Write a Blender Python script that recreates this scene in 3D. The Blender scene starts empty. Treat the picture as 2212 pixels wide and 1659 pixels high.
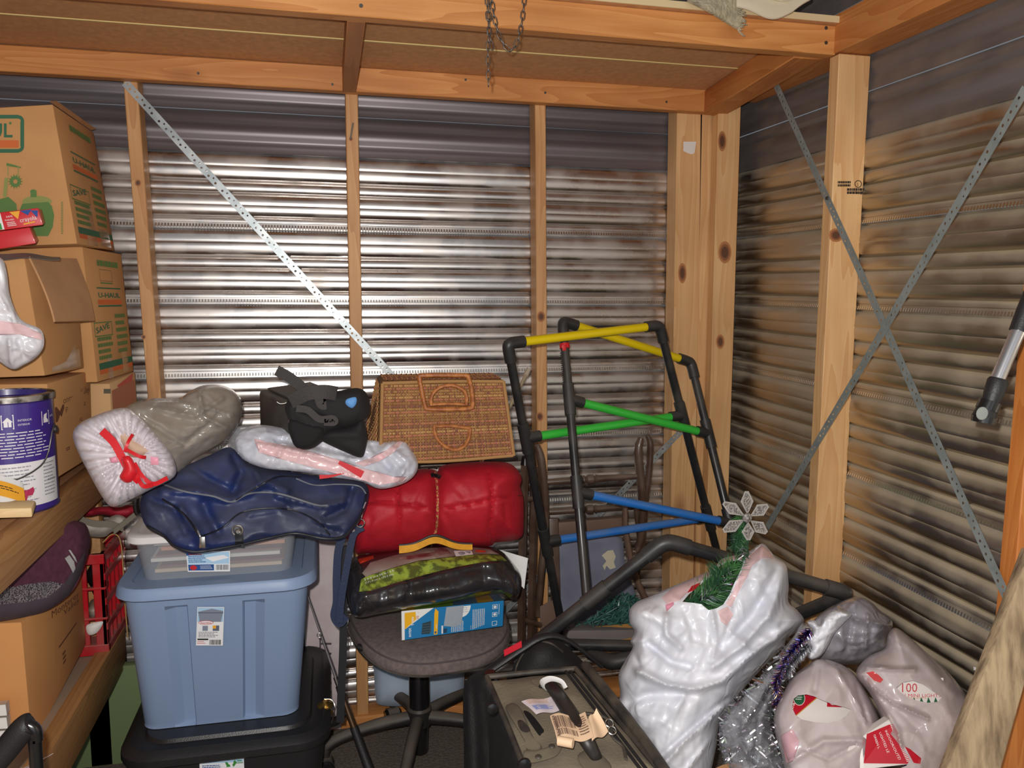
import bpy, bmesh, math, random
import numpy as np
from mathutils import Vector, Matrix, noise
from mathutils.geometry import delaunay_2d_cdt
random.seed(7)
S = bpy.context.scene; COL = S.collection
# ---------------------------------------------------------------- camera
F, W, H = 1720.0, 2212.0, 1659.0
YAW, PIT, ROL = math.radians(13), math.radians(-7), math.radians(0.4)
CAM = Vector((0, 0, 1.4))
fw = Vector((math.sin(YAW)*math.cos(PIT), math.cos(YAW)*math.cos(PIT), math.sin(PIT)))
_r = Vector((math.cos(YAW), -math.sin(YAW), 0)); _u = _r.cross(fw)
RT = math.cos(ROL)*_r + math.sin(ROL)*_u; UP = -math.sin(ROL)*_r + math.cos(ROL)*_u
cd = bpy.data.cameras.new('camera'); cam = bpy.data.objects.new('camera', cd); COL.objects.link(cam)
cam.matrix_world = Matrix(((RT.x, UP.x, -fw.x, CAM.x), (RT.y, UP.y, -fw.y, CAM.y), (RT.z, UP.z, -fw.z, CAM.z), (0, 0, 0, 1)))
cd.sensor_width = 36; cd.lens = F/W*36; cd.clip_start = 0.02
S.camera = cam
# ---------------------------------------------------------------- light: flash of the camera, daylight through the open door behind
w = bpy.data.worlds.new('world'); S.world = w; w.use_nodes = True
w.node_tree.nodes['Background'].inputs[0].default_value = (0.80, 0.88, 1.0, 1)
w.node_tree.nodes['Background'].inputs[1].default_value = 0.20
def lamp(name, kind, loc, energy, color, size=None, rot=None, sy=None):
    l = bpy.data.lights.new(name, kind); l.energy = energy; l.color = color
    o = bpy.data.objects.new(name, l); COL.objects.link(o); o.location = loc
    if rot: o.rotation_euler = rot
    if kind == 'AREA':
        l.size = size
        if sy: l.shape = 'RECTANGLE'; l.size_y = sy
    elif size: l.shadow_soft_size = size
    return o
lamp('flash', 'POINT', CAM + RT*-0.035 + UP*0.05, 104, (1.0, 0.965, 0.92), 0.012)
lamp('door_daylight', 'AREA', (0.1, -1.9, 1.15), 14, (0.93, 0.96, 1.0), 2.3, (math.radians(90), 0, 0), 2.1)
S.view_settings.view_transform = 'Standard'; S.view_settings.look = 'None'
S.view_settings.exposure = 0.0; S.view_settings.gamma = 1; S.view_settings.use_curve_mapping = False
# ---------------------------------------------------------------- pixel rays meeting planes of the room
def ray(x, y): return fw + (x-W/2)/F*RT - (y-H/2)/F*UP
def PY(x, y, Y): d = ray(x, y); return CAM + d*(Y/d.y)
def PX(x, y, X): d = ray(x, y); return CAM + d*(X/d.x)
def PZ(x, y, Z): d = ray(x, y); return CAM + d*((Z-CAM.z)/d.z)
# ---------------------------------------------------------------- materials
def lin(c):
    return tuple(((v/255)/12.92 if v/255 <= .04045 else ((v/255+.055)/1.055)**2.4) for v in c) + (1,)
MATS = {}
def mat(name, col, rough=.6, metal=0, col2=None, nscale=20, stretch=(1,1,1), bump=0, bscale=None, trans=0, alpha=1, spec=.5,
        detail=4, lo=.35, hi=.65, coat=0, sheen=0, dust=None, dustamt=.6, emit=None, ior=None, crinkle=0):
    if name in MATS: return MATS[name]
    m = bpy.data.materials.new(name); m.use_nodes = True; nt = m.node_tree; b = nt.nodes['Principled BSDF']
    L = nt.links.new
    b.inputs['Roughness'].default_value = rough; b.inputs['Metallic'].default_value = metal
    b.inputs['Specular IOR Level'].default_value = spec
    b.inputs['Coat Weight'].default_value = coat; b.inputs['Coat Roughness'].default_value = .15
    b.inputs['Sheen Weight'].default_value = sheen
    c = lin(col); b.inputs['Base Color'].default_value = c
    m.diffuse_color = c
    tc = nt.nodes.new('ShaderNodeTexCoord'); mp = nt.nodes.new('ShaderNodeMapping'); L(tc.outputs['Object'], mp.inputs[0])
    mp.inputs['Scale'].default_value = stretch
    out = None
    if col2 or bump:
        n = nt.nodes.new('ShaderNodeTexNoise'); n.inputs['Scale'].default_value = nscale; n.inputs['Detail'].default_value = detail
        L(mp.outputs[0], n.inputs['Vector'])
    if col2:
        r = nt.nodes.new('ShaderNodeValToRGB'); r.color_ramp.elements[0].position = lo; r.color_ramp.elements[1].position = hi
        r.color_ramp.elements[0].color = c; r.color_ramp.elements[1].color = lin(col2)
        L(n.outputs[0], r.inputs[0]); out = r.outputs[0]
    if dust:   # dust settles on faces that look up
        g = nt.nodes.new('ShaderNodeNewGeometry'); sx = nt.nodes.new('ShaderNodeSeparateXYZ'); L(g.outputs['Normal'], sx.inputs[0])
        n3 = nt.nodes.new('ShaderNodeTexNoise'); n3.inputs['Scale'].default_value = 9; n3.inputs['Detail'].default_value = 6
        L(tc.outputs['Object'], n3.inputs['Vector'])
        a = nt.nodes.new('ShaderNodeMath'); a.operation = 'MULTIPLY_ADD'; a.use_clamp = True
        L(sx.outputs[2], a.inputs[0]); a.inputs[1].default_value = dustamt
        a2 = nt.nodes.new('ShaderNodeMath'); a2.operation = 'MULTIPLY_ADD'; L(n3.outputs[0], a2.inputs[0]); a2.inputs[1].default_value = 1.1; a2.inputs[2].default_value = -.5
        L(a2.outputs[0], a.inputs[2])
        mx = nt.nodes.new('ShaderNodeMix'); mx.data_type = 'RGBA'; L(a.outputs[0], mx.inputs[0])
        if out: L(out, mx.inputs[6])
        else: mx.inputs[6].default_value = c
        mx.inputs[7].default_value = lin(dust); out = mx.outputs[2]
        rr = nt.nodes.new('ShaderNodeMapRange'); L(a.outputs[0], rr.inputs[0]); rr.inputs[3].default_value = rough; rr.inputs[4].default_value = .9
        L(rr.outputs[0], b.inputs['Roughness'])
        if metal:
            r2 = nt.nodes.new('ShaderNodeMapRange'); L(a.outputs[0], r2.inputs[0]); r2.inputs[3].default_value = metal; r2.inputs[4].default_value = 0
            L(r2.outputs[0], b.inputs['Metallic'])
    if out: L(out, b.inputs['Base Color'])
    if bump:
        n2 = n
        if bscale:
            n2 = nt.nodes.new('ShaderNodeTexNoise'); n2.inputs['Scale'].default_value = bscale; n2.inputs['Detail'].default_value = detail
            L(mp.outputs[0], n2.inputs['Vector'])
        bp = nt.nodes.new('ShaderNodeBump'); bp.inputs['Strength'].default_value = min(1, bump*1.0); bp.inputs['Distance'].default_value = .004
        L(n2.outputs[0], bp.inputs['Height']); L(bp.outputs[0], b.inputs['Normal'])
    if crinkle:   # creased film: sharp ridges
        n4 = nt.nodes.new('ShaderNodeTexNoise'); n4.noise_type = 'RIDGED_MULTIFRACTAL'; n4.inputs['Scale'].default_value = crinkle*2.6; n4.inputs['Detail'].default_value = 3
        n5 = nt.nodes.new('ShaderNodeTexNoise'); n5.inputs['Scale'].default_value = 6; ds = nt.nodes.new('ShaderNodeMixRGB'); ds.blend_type = 'ADD'; ds.inputs[0].default_value = .35
        L(mp.outputs[0], n5.inputs['Vector']); L(mp.outputs[0], ds.inputs[1]); L(n5.outputs[1], ds.inputs[2]); L(ds.outputs[0], n4.inputs['Vector'])
        bp = nt.nodes.new('ShaderNodeBump'); bp.inputs['Strength'].default_value = .55; bp.inputs['Distance'].default_value = .006
        L(n4.outputs[0], bp.inputs['Height']); L(bp.outputs[0], b.inputs['Normal'])
    if emit: b.inputs['Emission Color'].default_value = lin(emit[0]); b.inputs['Emission Strength'].default_value = emit[1]
    if trans: b.inputs['Transmission Weight'].default_value = trans
    if ior: b.inputs['IOR'].default_value = ior
    if alpha < 1: b.inputs['Alpha'].default_value = alpha
    MATS[name] = m; return m
def wood(name, axis, c1, c2, knot=(110, 60, 28), rough=.55, ring=1.0, dark=None):
    """softwood: long grain along axis, cathedral rings, resin knots"""
    if name in MATS: return MATS[name]
    m = bpy.data.materials.new(name); m.use_nodes = True; nt = m.node_tree; b = nt.nodes['Principled BSDF']; L = nt.links.new
    N = nt.nodes.new; b.inputs['Roughness'].default_value = rough
    tc = N('ShaderNodeTexCoord'); oi = N('ShaderNodeObjectInfo'); ad = N('ShaderNodeVectorMath'); ad.operation = 'ADD'
    cb = N('ShaderNodeCombineXYZ')
    for i, k in enumerate((13.1, 7.7, 3.3)):
        mm = N('ShaderNodeMath'); mm.operation = 'MULTIPLY'; L(oi.outputs['Random'], mm.inputs[0]); mm.inputs[1].default_value = k; L(mm.outputs[0], cb.inputs[i])
    L(tc.outputs['Object'], ad.inputs[0]); L(cb.outputs[0], ad.inputs[1])
    mp = N('ShaderNodeMapping'); s = [1, 1, 1]; s[axis] = .07; mp.inputs['Scale'].default_value = s; L(ad.outputs[0], mp.inputs[0])
    n0 = N('ShaderNodeTexNoise'); n0.inputs['Scale'].default_value = 9; n0.inputs['Detail'].default_value = 2; L(mp.outputs[0], n0.inputs['Vector'])
    mu = N('ShaderNodeMath'); mu.operation = 'MULTIPLY'; L(n0.outputs[0], mu.inputs[0]); mu.inputs[1].default_value = 14*ring
    fr = N('ShaderNodeMath'); fr.operation = 'FRACT'; L(mu.outputs[0], fr.inputs[0])
    n1 = N('ShaderNodeTexNoise'); n1.inputs['Scale'].default_value = 160; n1.inputs['Detail'].default_value = 3; L(mp.outputs[0], n1.inputs['Vector'])
    mx = N('ShaderNodeMath'); mx.operation = 'MULTIPLY_ADD'; L(n1.outputs[0], mx.inputs[0]); mx.inputs[1].default_value = .45
    m3 = N('ShaderNodeMath'); m3.operation = 'MULTIPLY'; L(fr.outputs[0], m3.inputs[0]); m3.inputs[1].default_value = .6; L(m3.outputs[0], mx.inputs[2])
    r = N('ShaderNodeValToRGB'); r.color_ramp.elements[0].position = .12; r.color_ramp.elements[1].position = .85
    r.color_ramp.elements[0].color = lin(c1); r.color_ramp.elements[1].color = lin(c2); L(mx.outputs[0], r.inputs[0])
    # knots
    mk = N('ShaderNodeMapping'); s = [1, 1, 1]; s[axis] = .42; mk.inputs['Scale'].default_value = s; L(ad.outputs[0], mk.inputs[0])
    v = N('ShaderNodeTexVoronoi'); v.inputs['Scale'].default_value = 5.5; L(mk.outputs[0], v.inputs['Vector'])
    kr = N('ShaderNodeMapRange'); L(v.outputs['Distance'], kr.inputs[0]); kr.inputs[1].default_value = .05; kr.inputs[2].default_value = .17; kr.inputs[3].default_value = .75; kr.inputs[4].default_value = 0
    mc = N('ShaderNodeMix'); mc.data_type = 'RGBA'; L(kr.outputs[0], mc.inputs[0]); L(r.outputs[0], mc.inputs[6]); mc.inputs[7].default_value = lin(knot)
    # broad tone changes
    n4 = N('ShaderNodeTexNoise'); n4.inputs['Scale'].default_value = 3.2; L(ad.outputs[0], n4.inputs['Vector'])
    r4 = N('ShaderNodeMapRange'); L(n4.outputs[0], r4.inputs[0]); r4.inputs[1].default_value = .3; r4.inputs[2].default_value = .7; r4.inputs[3].default_value = 0; r4.inputs[4].default_value = .55
    m5 = N('ShaderNodeMix'); m5.data_type = 'RGBA'; m5.blend_type = 'MIX'; L(r4.outputs[0], m5.inputs[0]); L(mc.outputs[2], m5.inputs[6])
    m5.inputs[7].default_value = lin(dark or tuple(int(a*.86) for a in c1)); 
    L(m5.outputs[2], b.inputs['Base Color'])
    bp = N('ShaderNodeBump'); bp.inputs['Strength'].default_value = .25; bp.inputs['Distance'].default_value = .002; L(n1.outputs[0], bp.inputs['Height']); L(bp.outputs[0], b.inputs['Normal'])
    MATS[name] = m; return m
# ---------------------------------------------------------------- objects
ROOT = {}
def org(p):
    while p is not None and p.parent: p = p.parent
    return ROOT.get(p.name, Vector((0, 0, 0))) if p else Vector((0, 0, 0))
def obj(name, verts, faces, mats, parent=None, fm=None, angle=35, label=None, kind=None, base=None):
    """links ONE mesh object; verts are room coordinates"""
    me = bpy.data.meshes.new(name)
    o0 = org(parent) if parent else (Vector(base) if base is not None else Vector((0, 0, 0)))
    me.from_pydata([tuple(Vector(v)-o0) for v in verts], [], faces)
    if not isinstance(mats, (list, tuple)): mats = [mats]
    for m in mats: me.materials.append(m)
    if fm is not None: me.polygons.foreach_set('material_index', fm)
    me.validate(); me.update()
    if angle: me.shade_smooth(); me.set_sharp_from_angle(angle=math.radians(angle))
    o = bpy.data.objects.new(name, me); COL.objects.link(o)
    if parent: o.parent = parent
    else: o.location = o0; ROOT[o.name] = o0
    if label: o['label'] = label
    if kind: o['kind'] = kind
    return o
def thing(name, label, cat, base, group=None, kind=None):
    o = bpy.data.objects.new(name, None); COL.objects.link(o); o.location = base; ROOT[o.name] = Vector(base)
    o.empty_display_size = .05
    if label: o['label'] = label
    if cat: o['category'] = cat
    if group: o['group'] = group
    if kind: o['kind'] = kind
    return o
def tag(o, label, cat, group=None):
    o['label'] = label; o['category'] = cat
    if group: o['group'] = group
    return o
def join(*ms):
    V = []; Fc = []
    for v, f in ms:
        n = len(V); V += [Vector(a) for a in v]; Fc += [tuple(i+n for i in q) for q in f]
    return V, Fc
def bm_out(bm):
    bm.verts.ensure_lookup_table(); v = [x.co.copy() for x in bm.verts]; f = [tuple(a.index for a in q.verts) for q in bm.faces]; bm.free(); return v, f
def hexa(p, bev=0, seg=2, sub=0):
    """8 corners: 0-3 lower ring, 4-7 upper ring (same order)"""
    bm = bmesh.new(); v = [bm.verts.new(q) for q in p]
    for q in ((3,2,1,0), (4,5,6,7), (0,1,5,4), (1,2,6,5), (2,3,7,6), (3,0,4,7)): bm.faces.new([v[i] for i in q])
    bmesh.ops.recalc_face_normals(bm, faces=bm.faces)
    if bev: bmesh.ops.bevel(bm, geom=list(bm.edges), offset=bev, segments=seg, profile=.5, affect='EDGES')
    return bm_out(bm)
def box(x0, y0, z0, x1, y1, z1, bev=0, seg=2):
    return hexa([(x0,y0,z0),(x1,y0,z0),(x1,y1,z0),(x0,y1,z0),(x0,y0,z1),(x1,y0,z1),(x1,y1,z1),(x0,y1,z1)], bev, seg)
def catmull(pts, n=8, closed=False):
    P_ = [Vector(p) for p in pts]; out = []; m = len(P_)
    rng = m if closed else m-1
    for i in range(rng):
        p0 = P_[(i-1) % m] if (closed or i > 0) else P_[0]*2-P_[1]
        p1 = P_[i]; p2 = P_[(i+1) % m]
        p3 = P_[(i+2) % m] if (closed or i+2 < m) else P_[-1]*2-P_[-2]
        for k in range(n):
            t = k/n
            out.append(.5*((2*p1)+(p2-p0)*t+(2*p0-5*p1+4*p2-p3)*t*t+(3*p1-p0-3*p2+p3)*t**3))
    if not closed: out.append(P_[-1])
    return out
def tube(pts, r, n=12, smooth=0, cap=True, sq=1.0, closed=False, upv=None):
    """tube along pts; r a number or list; sq flattens the section"""
    if smooth:
        rr = r
        if isinstance(r, (list, tuple)):
            rr = []
            for i in range(len(pts)-1):
                for k in range(smooth): rr.append(r[i]+(r[i+1]-r[i])*k/smooth)
            rr.append(r[-1])
        pts = catmull(pts, smooth, closed); r = rr
    pts = [Vector(p) for p in pts]; m = len(pts); V = []; Fc = []
    t0 = (pts[1]-pts[0]).normalized(); a = Vector(upv) if upv else (Vector((0, 0, 1)) if abs(t0.z) < .9 else Vector((1, 0, 0)))
    nrm = (a - t0*a.dot(t0)).normalized()
    for i, p in enumerate(pts):
        if closed: t = (pts[(i+1) % m]-pts[i-1]).normalized()
        else: t = (pts[min(i+1, m-1)]-pts[max(i-1, 0)]).normalized()
        nrm = (nrm - t*nrm.dot(t)).normalized(); bn = t.cross(nrm)
        ri = r[i] if isinstance(r, (list, tuple)) else r
        for k in range(n):
            an = 2*math.pi*k/n; V.append(p + nrm*math.cos(an)*ri*sq + bn*math.sin(an)*ri)
    for i in range(m if closed else m-1):
        j = (i+1) % m
        for k in range(n): Fc.append((i*n+k, i*n+(k+1) % n, j*n+(k+1) % n, j*n+k))
    if cap and not closed: Fc.append(tuple(range(n-1, -1, -1))); Fc.append(tuple((m-1)*n+k for k in range(n)))
    return V, Fc
def lathe(c, prof, n=40, axis='Z', cap=True):
    V = []; Fc = []; c = Vector(c)
    for (r, h) in prof:
        for k in range(n):
            a = 2*math.pi*k/n
            if axis == 'Z': d = Vector((r*math.cos(a), r*math.sin(a), h))
            elif axis == 'Y': d = Vector((r*math.cos(a), h, r*math.sin(a)))
            else: d = Vector((h, r*math.cos(a), r*math.sin(a)))
            V.append(c+d)
    for i in range(len(prof)-1):
        for k in range(n): Fc.append((i*n+k, i*n+(k+1) % n, (i+1)*n+(k+1) % n, (i+1)*n+k))
    if cap: Fc.append(tuple(range(n-1, -1, -1))); Fc.append(tuple((len(prof)-1)*n+k for k in range(n)))
    return V, Fc
def aim(v0, d, up=(0, 0, 1)):
    d = Vector(d).normalized(); s = d.cross(Vector(up)).normalized(); u = s.cross(d); return v0, s, u, d
def sheet(fn, nu, nv, th=.0015):
    """thin closed sheet from fn(u,v)"""
    V = [Vector(fn(i/nu, j/nv)) for j in range(nv+1) for i in range(nu+1)]; Fc = []
    for j in range(nv):
        for i in range(nu): a = j*(nu+1)+i; Fc.append((a, a+1, a+nu+2, a+nu+1))
    n = (V[1]-V[0]).cross(V[nu+1]-V[0]).normalized()
    k = len(V); V2 = [v - n*th for v in V]; F2 = [tuple(reversed([q+k for q in f])) for f in Fc]
    E = []
    for i in range(nu): E.append((i+1, i, i+k, i+1+k)); a = nv*(nu+1)+i; E.append((a, a+1, a+1+k, a+k))
    for j in range(nv): a = j*(nu+1); b = a+nu+1; E.append((a, b, b+k, a+k)); a = j*(nu+1)+nu; b = a+nu+1; E.append((b, a, a+k, b+k))
    return V+V2, Fc+F2+E
# ---------------------------------------------------------------- print on surfaces
_tx = {}
def text_geo(s, bold=False):
    if s in _tx: return _tx[s]
    cu = bpy.data.curves.new('t', 'FONT'); cu.body = s; cu.size = 1; cu.resolution_u = 2
    if bold: cu.offset = .02
    o = bpy.data.objects.new('t', cu); me = bpy.data.meshes.new_from_object(o)
    v = [(a.co.x, a.co.y) for a in me.vertices]; f = [tuple(q.vertices) for q in me.polygons]
    bpy.data.objects.remove(o); bpy.data.curves.remove(cu); bpy.data.meshes.remove(me)
    _tx[s] = (v, f); return _tx[s]
class Print:
    """flat print laid on a surface; mapf(u,v,lift) -> room point; aspect = real width / height"""
    def __init__(s, mapf, aspect): s.m = mapf; s.a = aspect; s.V = []; s.F = []; s.fm = []; s.mats = []; s.lv = 0
    def mi(s, m):
        if m not in s.mats: s.mats.append(m)
        return s.mats.index(m)
    def add(s, pts, faces, m, lift=None):
        s.lv += 1; l = .0006 + .00012*s.lv if lift is None else lift
        n = len(s.V); s.V += [s.m(u, v, l) for u, v in pts]; s.F += [tuple(i+n for i in f) for f in faces]; s.fm += [s.mi(m)]*len(faces)
    def rect(s, u0, v0, u1, v1, m, nu=1, nv=1):
        p = [(u0+(u1-u0)*i/nu, v0+(v1-v0)*j/nv) for j in range(nv+1) for i in range(nu+1)]
        s.add(p, [(j*(nu+1)+i, j*(nu+1)+i+1, (j+1)*(nu+1)+i+1, (j+1)*(nu+1)+i) for j in range(nv) for i in range(nu)], m)
    def poly(s, pts, m): s.add(pts, [tuple(range(len(pts)))], m)
    def ell(s, cu, cv, ru, rv, m, n=24, a0=0, a1=360, inner=0):
        p = [(cu+ru*math.cos(math.radians(a0+(a1-a0)*k/n)), cv+rv*math.sin(math.radians(a0+(a1-a0)*k/n))) for k in range(n+1)]
        if inner:
            q = [(cu+(a-cu)*inner, cv+(b-cv)*inner) for a, b in p]; s.add(p+q, [(k, k+1, n+2+k, n+1+k) for k in range(n)], m)
        elif a1-a0 >= 360: s.add(p[:-1], [tuple(range(n))], m)
        else: s.add(p, [tuple(range(n+1))], m)
    def frame(s, u0, v0, u1, v1, t, m, rad=0):
        tu = t/s.a
        for r in ((u0, v0, u1, v0+t), (u0, v1-t, u1, v1), (u0, v0+t, u0+tu, v1-t), (u1-tu, v0+t, u1, v1-t)):
            s.rect(*r, m); s.lv -= 1
    def text(s, t, u, v, h, m, width=None, rot=0, bold=False):
        """h in v units; rot degrees; width squeezes to this u-extent (along the text)"""
        vv, ff = text_geo(t, bold)
        if not vv: return
        w0 = max(a for a, b in vv); k = 1 if not width else width*s.a/(w0*h)
        c, n = math.cos(math.radians(rot)), math.sin(math.radians(rot))
        s.add([(u+((a*h*k)*c-(b*h)*n)/s.a, v+(a*h*k)*n+(b*h)*c) for a, b in vv], ff, m)
    def lines(s, u0, v0, u1, v1, n, m, rnd=.3, vert=False, fill=.5):
        rs = random.Random(int(u0*1000+v0*100+n))
        L = len(s.V); V = []; Fq = []
        for i in range(n):
            e = 1-rs.random()*rnd
            if vert: a = u0+(u1-u0)*i/n; q = [(a, v0), (a+(u1-u0)/n*fill, v0), (a+(u1-u0)/n*fill, v0+(v1-v0)*e), (a, v0+(v1-v0)*e)]
            else: b = v1-(v1-v0)*i/n; h = (v1-v0)/n*fill; q = [(u0, b-h), (u0+(u1-u0)*e, b-h), (u0+(u1-u0)*e, b), (u0, b)]
            k = len(V); V += q; Fq.append((k, k+1, k+2, k+3))
        s.add(V, Fq, m)
    def words(s, u0, v0, u1, v1, n, m, fill=.45):
        """rows of tiny print that cannot be read"""
        rs = random.Random(int(u0*999+v0*77+n)); V = []; Fq = []
        for i in range(n):
            b = v1-(v1-v0)*i/n; h = (v1-v0)/n*fill; u = u0; end = u1-(u1-u0)*rs.random()*.3
            while u < end:
                wd = (u1-u0)*(.05+.1*rs.random()); k = len(V); q = min(u+wd, end)
                V += [(u, b-h), (q, b-h), (q, b), (u, b)]; Fq.append((k, k+1, k+2, k+3)); u += wd+(u1-u0)*.02
        s.add(V, Fq, m)
    def bar(s, u0, v0, u1, v1, m, n=22, vert=True):
        rs = random.Random(int(u0*100+n)); V = []; Fq = []; x = 0
        while x < 1:
            wd = rs.choice((.015, .025, .04))
            k = len(V)
            if vert: a = u0+(u1-u0)*x; b = min(u0+(u1-u0)*(x+wd), u1); V += [(a, v0), (b, v0), (b, v1), (a, v1)]
            else: a = v0+(v1-v0)*x; b = min(v0+(v1-v0)*(x+wd), v1); V += [(u0, a), (u1, a), (u1, b), (u0, b)]
            Fq.append((k, k+1, k+2, k+3)); x += wd+rs.choice((.015, .02, .035))
        s.add(V, Fq, m)
    def out(s, name, parent, label=None): return obj(name, s.V, s.F, s.mats, parent, s.fm, angle=0, label=label)
def quadmap(p00, p10, p11, p01):
    p00, p10, p11, p01 = map(Vector, (p00, p10, p11, p01)); n = (p10-p00).cross(p01-p00).normalized()
    if n.dot(CAM-p00) < 0: n = -n
    def f(u, v, l): return p00*(1-u)*(1-v)+p10*u*(1-v)+p11*u*v+p01*(1-u)*v+n*l
    asp = ((p10-p00).length+(p11-p01).length)/((p01-p00).length+(p11-p10).length)
    return f, asp
def printq(p00, p10, p11, p01): return Print(*quadmap(p00, p10, p11, p01))
# ---------------------------------------------------------------- puffed shapes: closed, filled bodies
def pip(x, y, poly):
    c = False; n = len(poly); j = n-1
    for i in range(n):
        xi, yi = poly[i][0], poly[i][1]; xj, yj = poly[j][0], poly[j][1]
        if (yi > y) != (yj > y) and x < (xj-xi)*(y-yi)/(yj-yi)+xi: c = not c
        j = i
    return c
def segd(P, poly, closed=True):
    P = np.asarray(P, float); A = np.asarray([(p[0], p[1]) for p in poly], float)
    B = np.roll(A, -1, axis=0)
    if not closed: A, B = A[:-1], B[:-1]
    best = np.full(len(P), 1e9)
    for a, b in zip(A, B):
        d = b-a; L2 = max(d@d, 1e-9); t = np.clip(((P-a)@d)/L2, 0, 1); q = a+t[:, None]*d
        best = np.minimum(best, np.hypot(*(P-q).T))
    return best
def fbm(v, o=4):
    return noise.fractal(v, 1.0, 2.1, o)
class Puff:
    def __init__(s, outline, Y, T=.08, R=None, back=.7, step=7, amp=.004, freq=22, ani=(1, 1, 1), folds=(), smooth=4, slope=(0, 0), regions=None,
                 ridge=0, rfreq=9, crease=0, cfreq=13, holes=(), flatback=False, seed=0, expo=.5, warp=None):
        ol = [(p.x, p.y) for p in catmull([Vector((a, b, 0)) for a, b in outline], smooth, True)] if smooth else list(outline)
        s.ol = ol; s.Y = Y; s.T = T; s.slope = slope; xs = [p[0] for p in ol]; ys = [p[1] for p in ol]
        s.cx = (min(xs)+max(xs))/2; s.cy = (min(ys)+max(ys))/2; s.warp = warp
        s.R = R or min(max(xs)-min(xs), max(ys)-min(ys))*.5
        s.amp, s.freq, s.ani, s.folds, s.ridge, s.rfreq, s.sd, s.expo = amp, freq, ani, folds, ridge, rfreq, seed*17.3, expo
        s.crease, s.cfreq = crease, cfreq; s.back = back; s.step = step; s.regions = regions or {}; s.holes = holes
    def base(s, x, y):
        return s.Y + s.slope[0]*(x-s.cx) + s.slope[1]*(y-s.cy) + (s.warp(x, y) if s.warp else 0)
    def depth(s, P):
        d = segd(P, s.ol); t = np.clip(d/s.R, 0, 1); h = s.T*(1-(1-t)**2)**s.expo; edge = np.clip(d/(s.R*.25), 0, 1)
        add = np.zeros(len(P))
        for pl, wd, am in s.folds:
            q = segd(P, pl, False); add += am*np.exp(-(q/wd)**2)
        out = []
        for i, (x, y) in enumerate(P):
            Y = s.base(x, y); w = PY(x, y, Y); v = Vector((w.x*s.ani[0], w.y*s.ani[1], w.z*s.ani[2]))*s.freq + Vector((s.sd, 0, s.sd))
            n = fbm(v)*s.amp
            if s.ridge:
                r = noise.noise(Vector((w.x*s.ani[0], s.sd, w.z*s.ani[2]))*s.rfreq); r2 = noise.noise(Vector((w.x*s.ani[0]+5, s.sd, w.z*s.ani[2]))*s.rfreq*2.3)
                n += s.ridge*((1-abs(r)*2.6)+.5*(1-abs(r2)*2.6)-.6)
            if s.crease:   # creased film: sharp lines between flat facets, pulled along one way
                q_ = Vector((w.x*s.ani[0], s.sd*.3, w.z*s.ani[2]))*s.cfreq; q_ += Vector((noise.noise(q_*.6), 0, noise.noise(q_*.6+Vector((9, 9, 9)))))*.9
                dd = noise.voronoi(q_)[0]; n += s.crease*(max(0, 1-(dd[1]-dd[0])*3.2)-.55*dd[0])
                q2 = q_*2.3; dd = noise.voronoi(q2)[0]; n += s.crease*.35*(max(0, 1-(dd[1]-dd[0])*3.2))
            out.append(Y - h[i] - (n+add[i])*edge[i])
        return out, h, edge
    def surf(s, x, y, lift=.001):
        d, _, _ = s.depth([(x, y)]); return PY(x, y, d[0]-lift)
    def build(s, name, m, parent, back_m=None, label=None, regmats=None, thin=False):
        ol, st = s.ol, s.step
        pts = list(ol); n0 = len(pts); edges = []
        for k, poly in s.regions.items():
            a = len(pts); pts += [tuple(p) for p in poly]; edges += [(a+i, a+(i+1) % len(poly)) for i in range(len(poly))]
        for poly in s.holes:
            a = len(pts); pts += [tuple(p) for p in poly]; edges += [(a+i, a+(i+1) % len(poly)) for i in range(len(poly))]
        xs = [p[0] for p in ol]; ys = [p[1] for p in ol]
        g = []; y = min(ys); row = 0
        while y < max(ys):
            x = min(xs)+(st/2 if row % 2 else 0)
            while x < max(xs):
                g.append((x, y)); x += st
            y += st*.866; row += 1
        d = segd(g, ol); g = [p for p, q in zip(g, d) if q > st*.45 and pip(p[0], p[1], ol)]
        pts += g
        r = delaunay_2d_cdt([Vector(p) for p in pts], edges, [tuple(range(n0))], 1, 1e-4)
        v2 = [(p.x, p.y) for p in r[0]]; tris = [tuple(t) for t in r[2]]
        dep, h, edge = s.depth(v2)
        fr = [PY(x, y, d_) for (x, y), d_ in zip(v2, dep)]
        groups = {}
        for t in tris:
            cx = sum(v2[i][0] for i in t)/3; cy = sum(v2[i][1] for i in t)/3; key = None
            if not pip(cx, cy, ol): continue
            if any(pip(cx, cy, q) for q in s.holes): continue
            for k, poly in s.regions.items():
                if pip(cx, cy, poly): key = k
            groups.setdefault(key, []).append(t)
        def orient(V, Fc):
            o = []
            for f in Fc:
                a, b, c = V[f[0]], V[f[1]], V[f[2]]
                o.append(f if (b-a).cross(c-a).dot(CAM-a) > 0 else tuple(reversed(f)))
            return o
        body = None
        V = list(fr); Fc = orient(V, groups.get(None, []))
        # back skin: the same outline, bulging away
        k = len(V); bk = []
        for (x, y), hh in zip(v2, h): bk.append(PY(x, y, s.base(x, y)+hh*s.back+.0005))
        V += bk; allt = [t for gl in groups.values() for t in gl]
        Fb = [tuple(reversed(f)) for f in orient(fr, allt)]; nf = len(Fc)
        Fc = Fc+[tuple(i+k for i in f) for f in Fb]
        mats = [m] + ([back_m] if back_m else []); fm = [0]*nf+[1 if back_m else 0]*len(Fb)
        body = obj(name, V, Fc, mats, parent, fm, angle=60, label=label)
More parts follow.
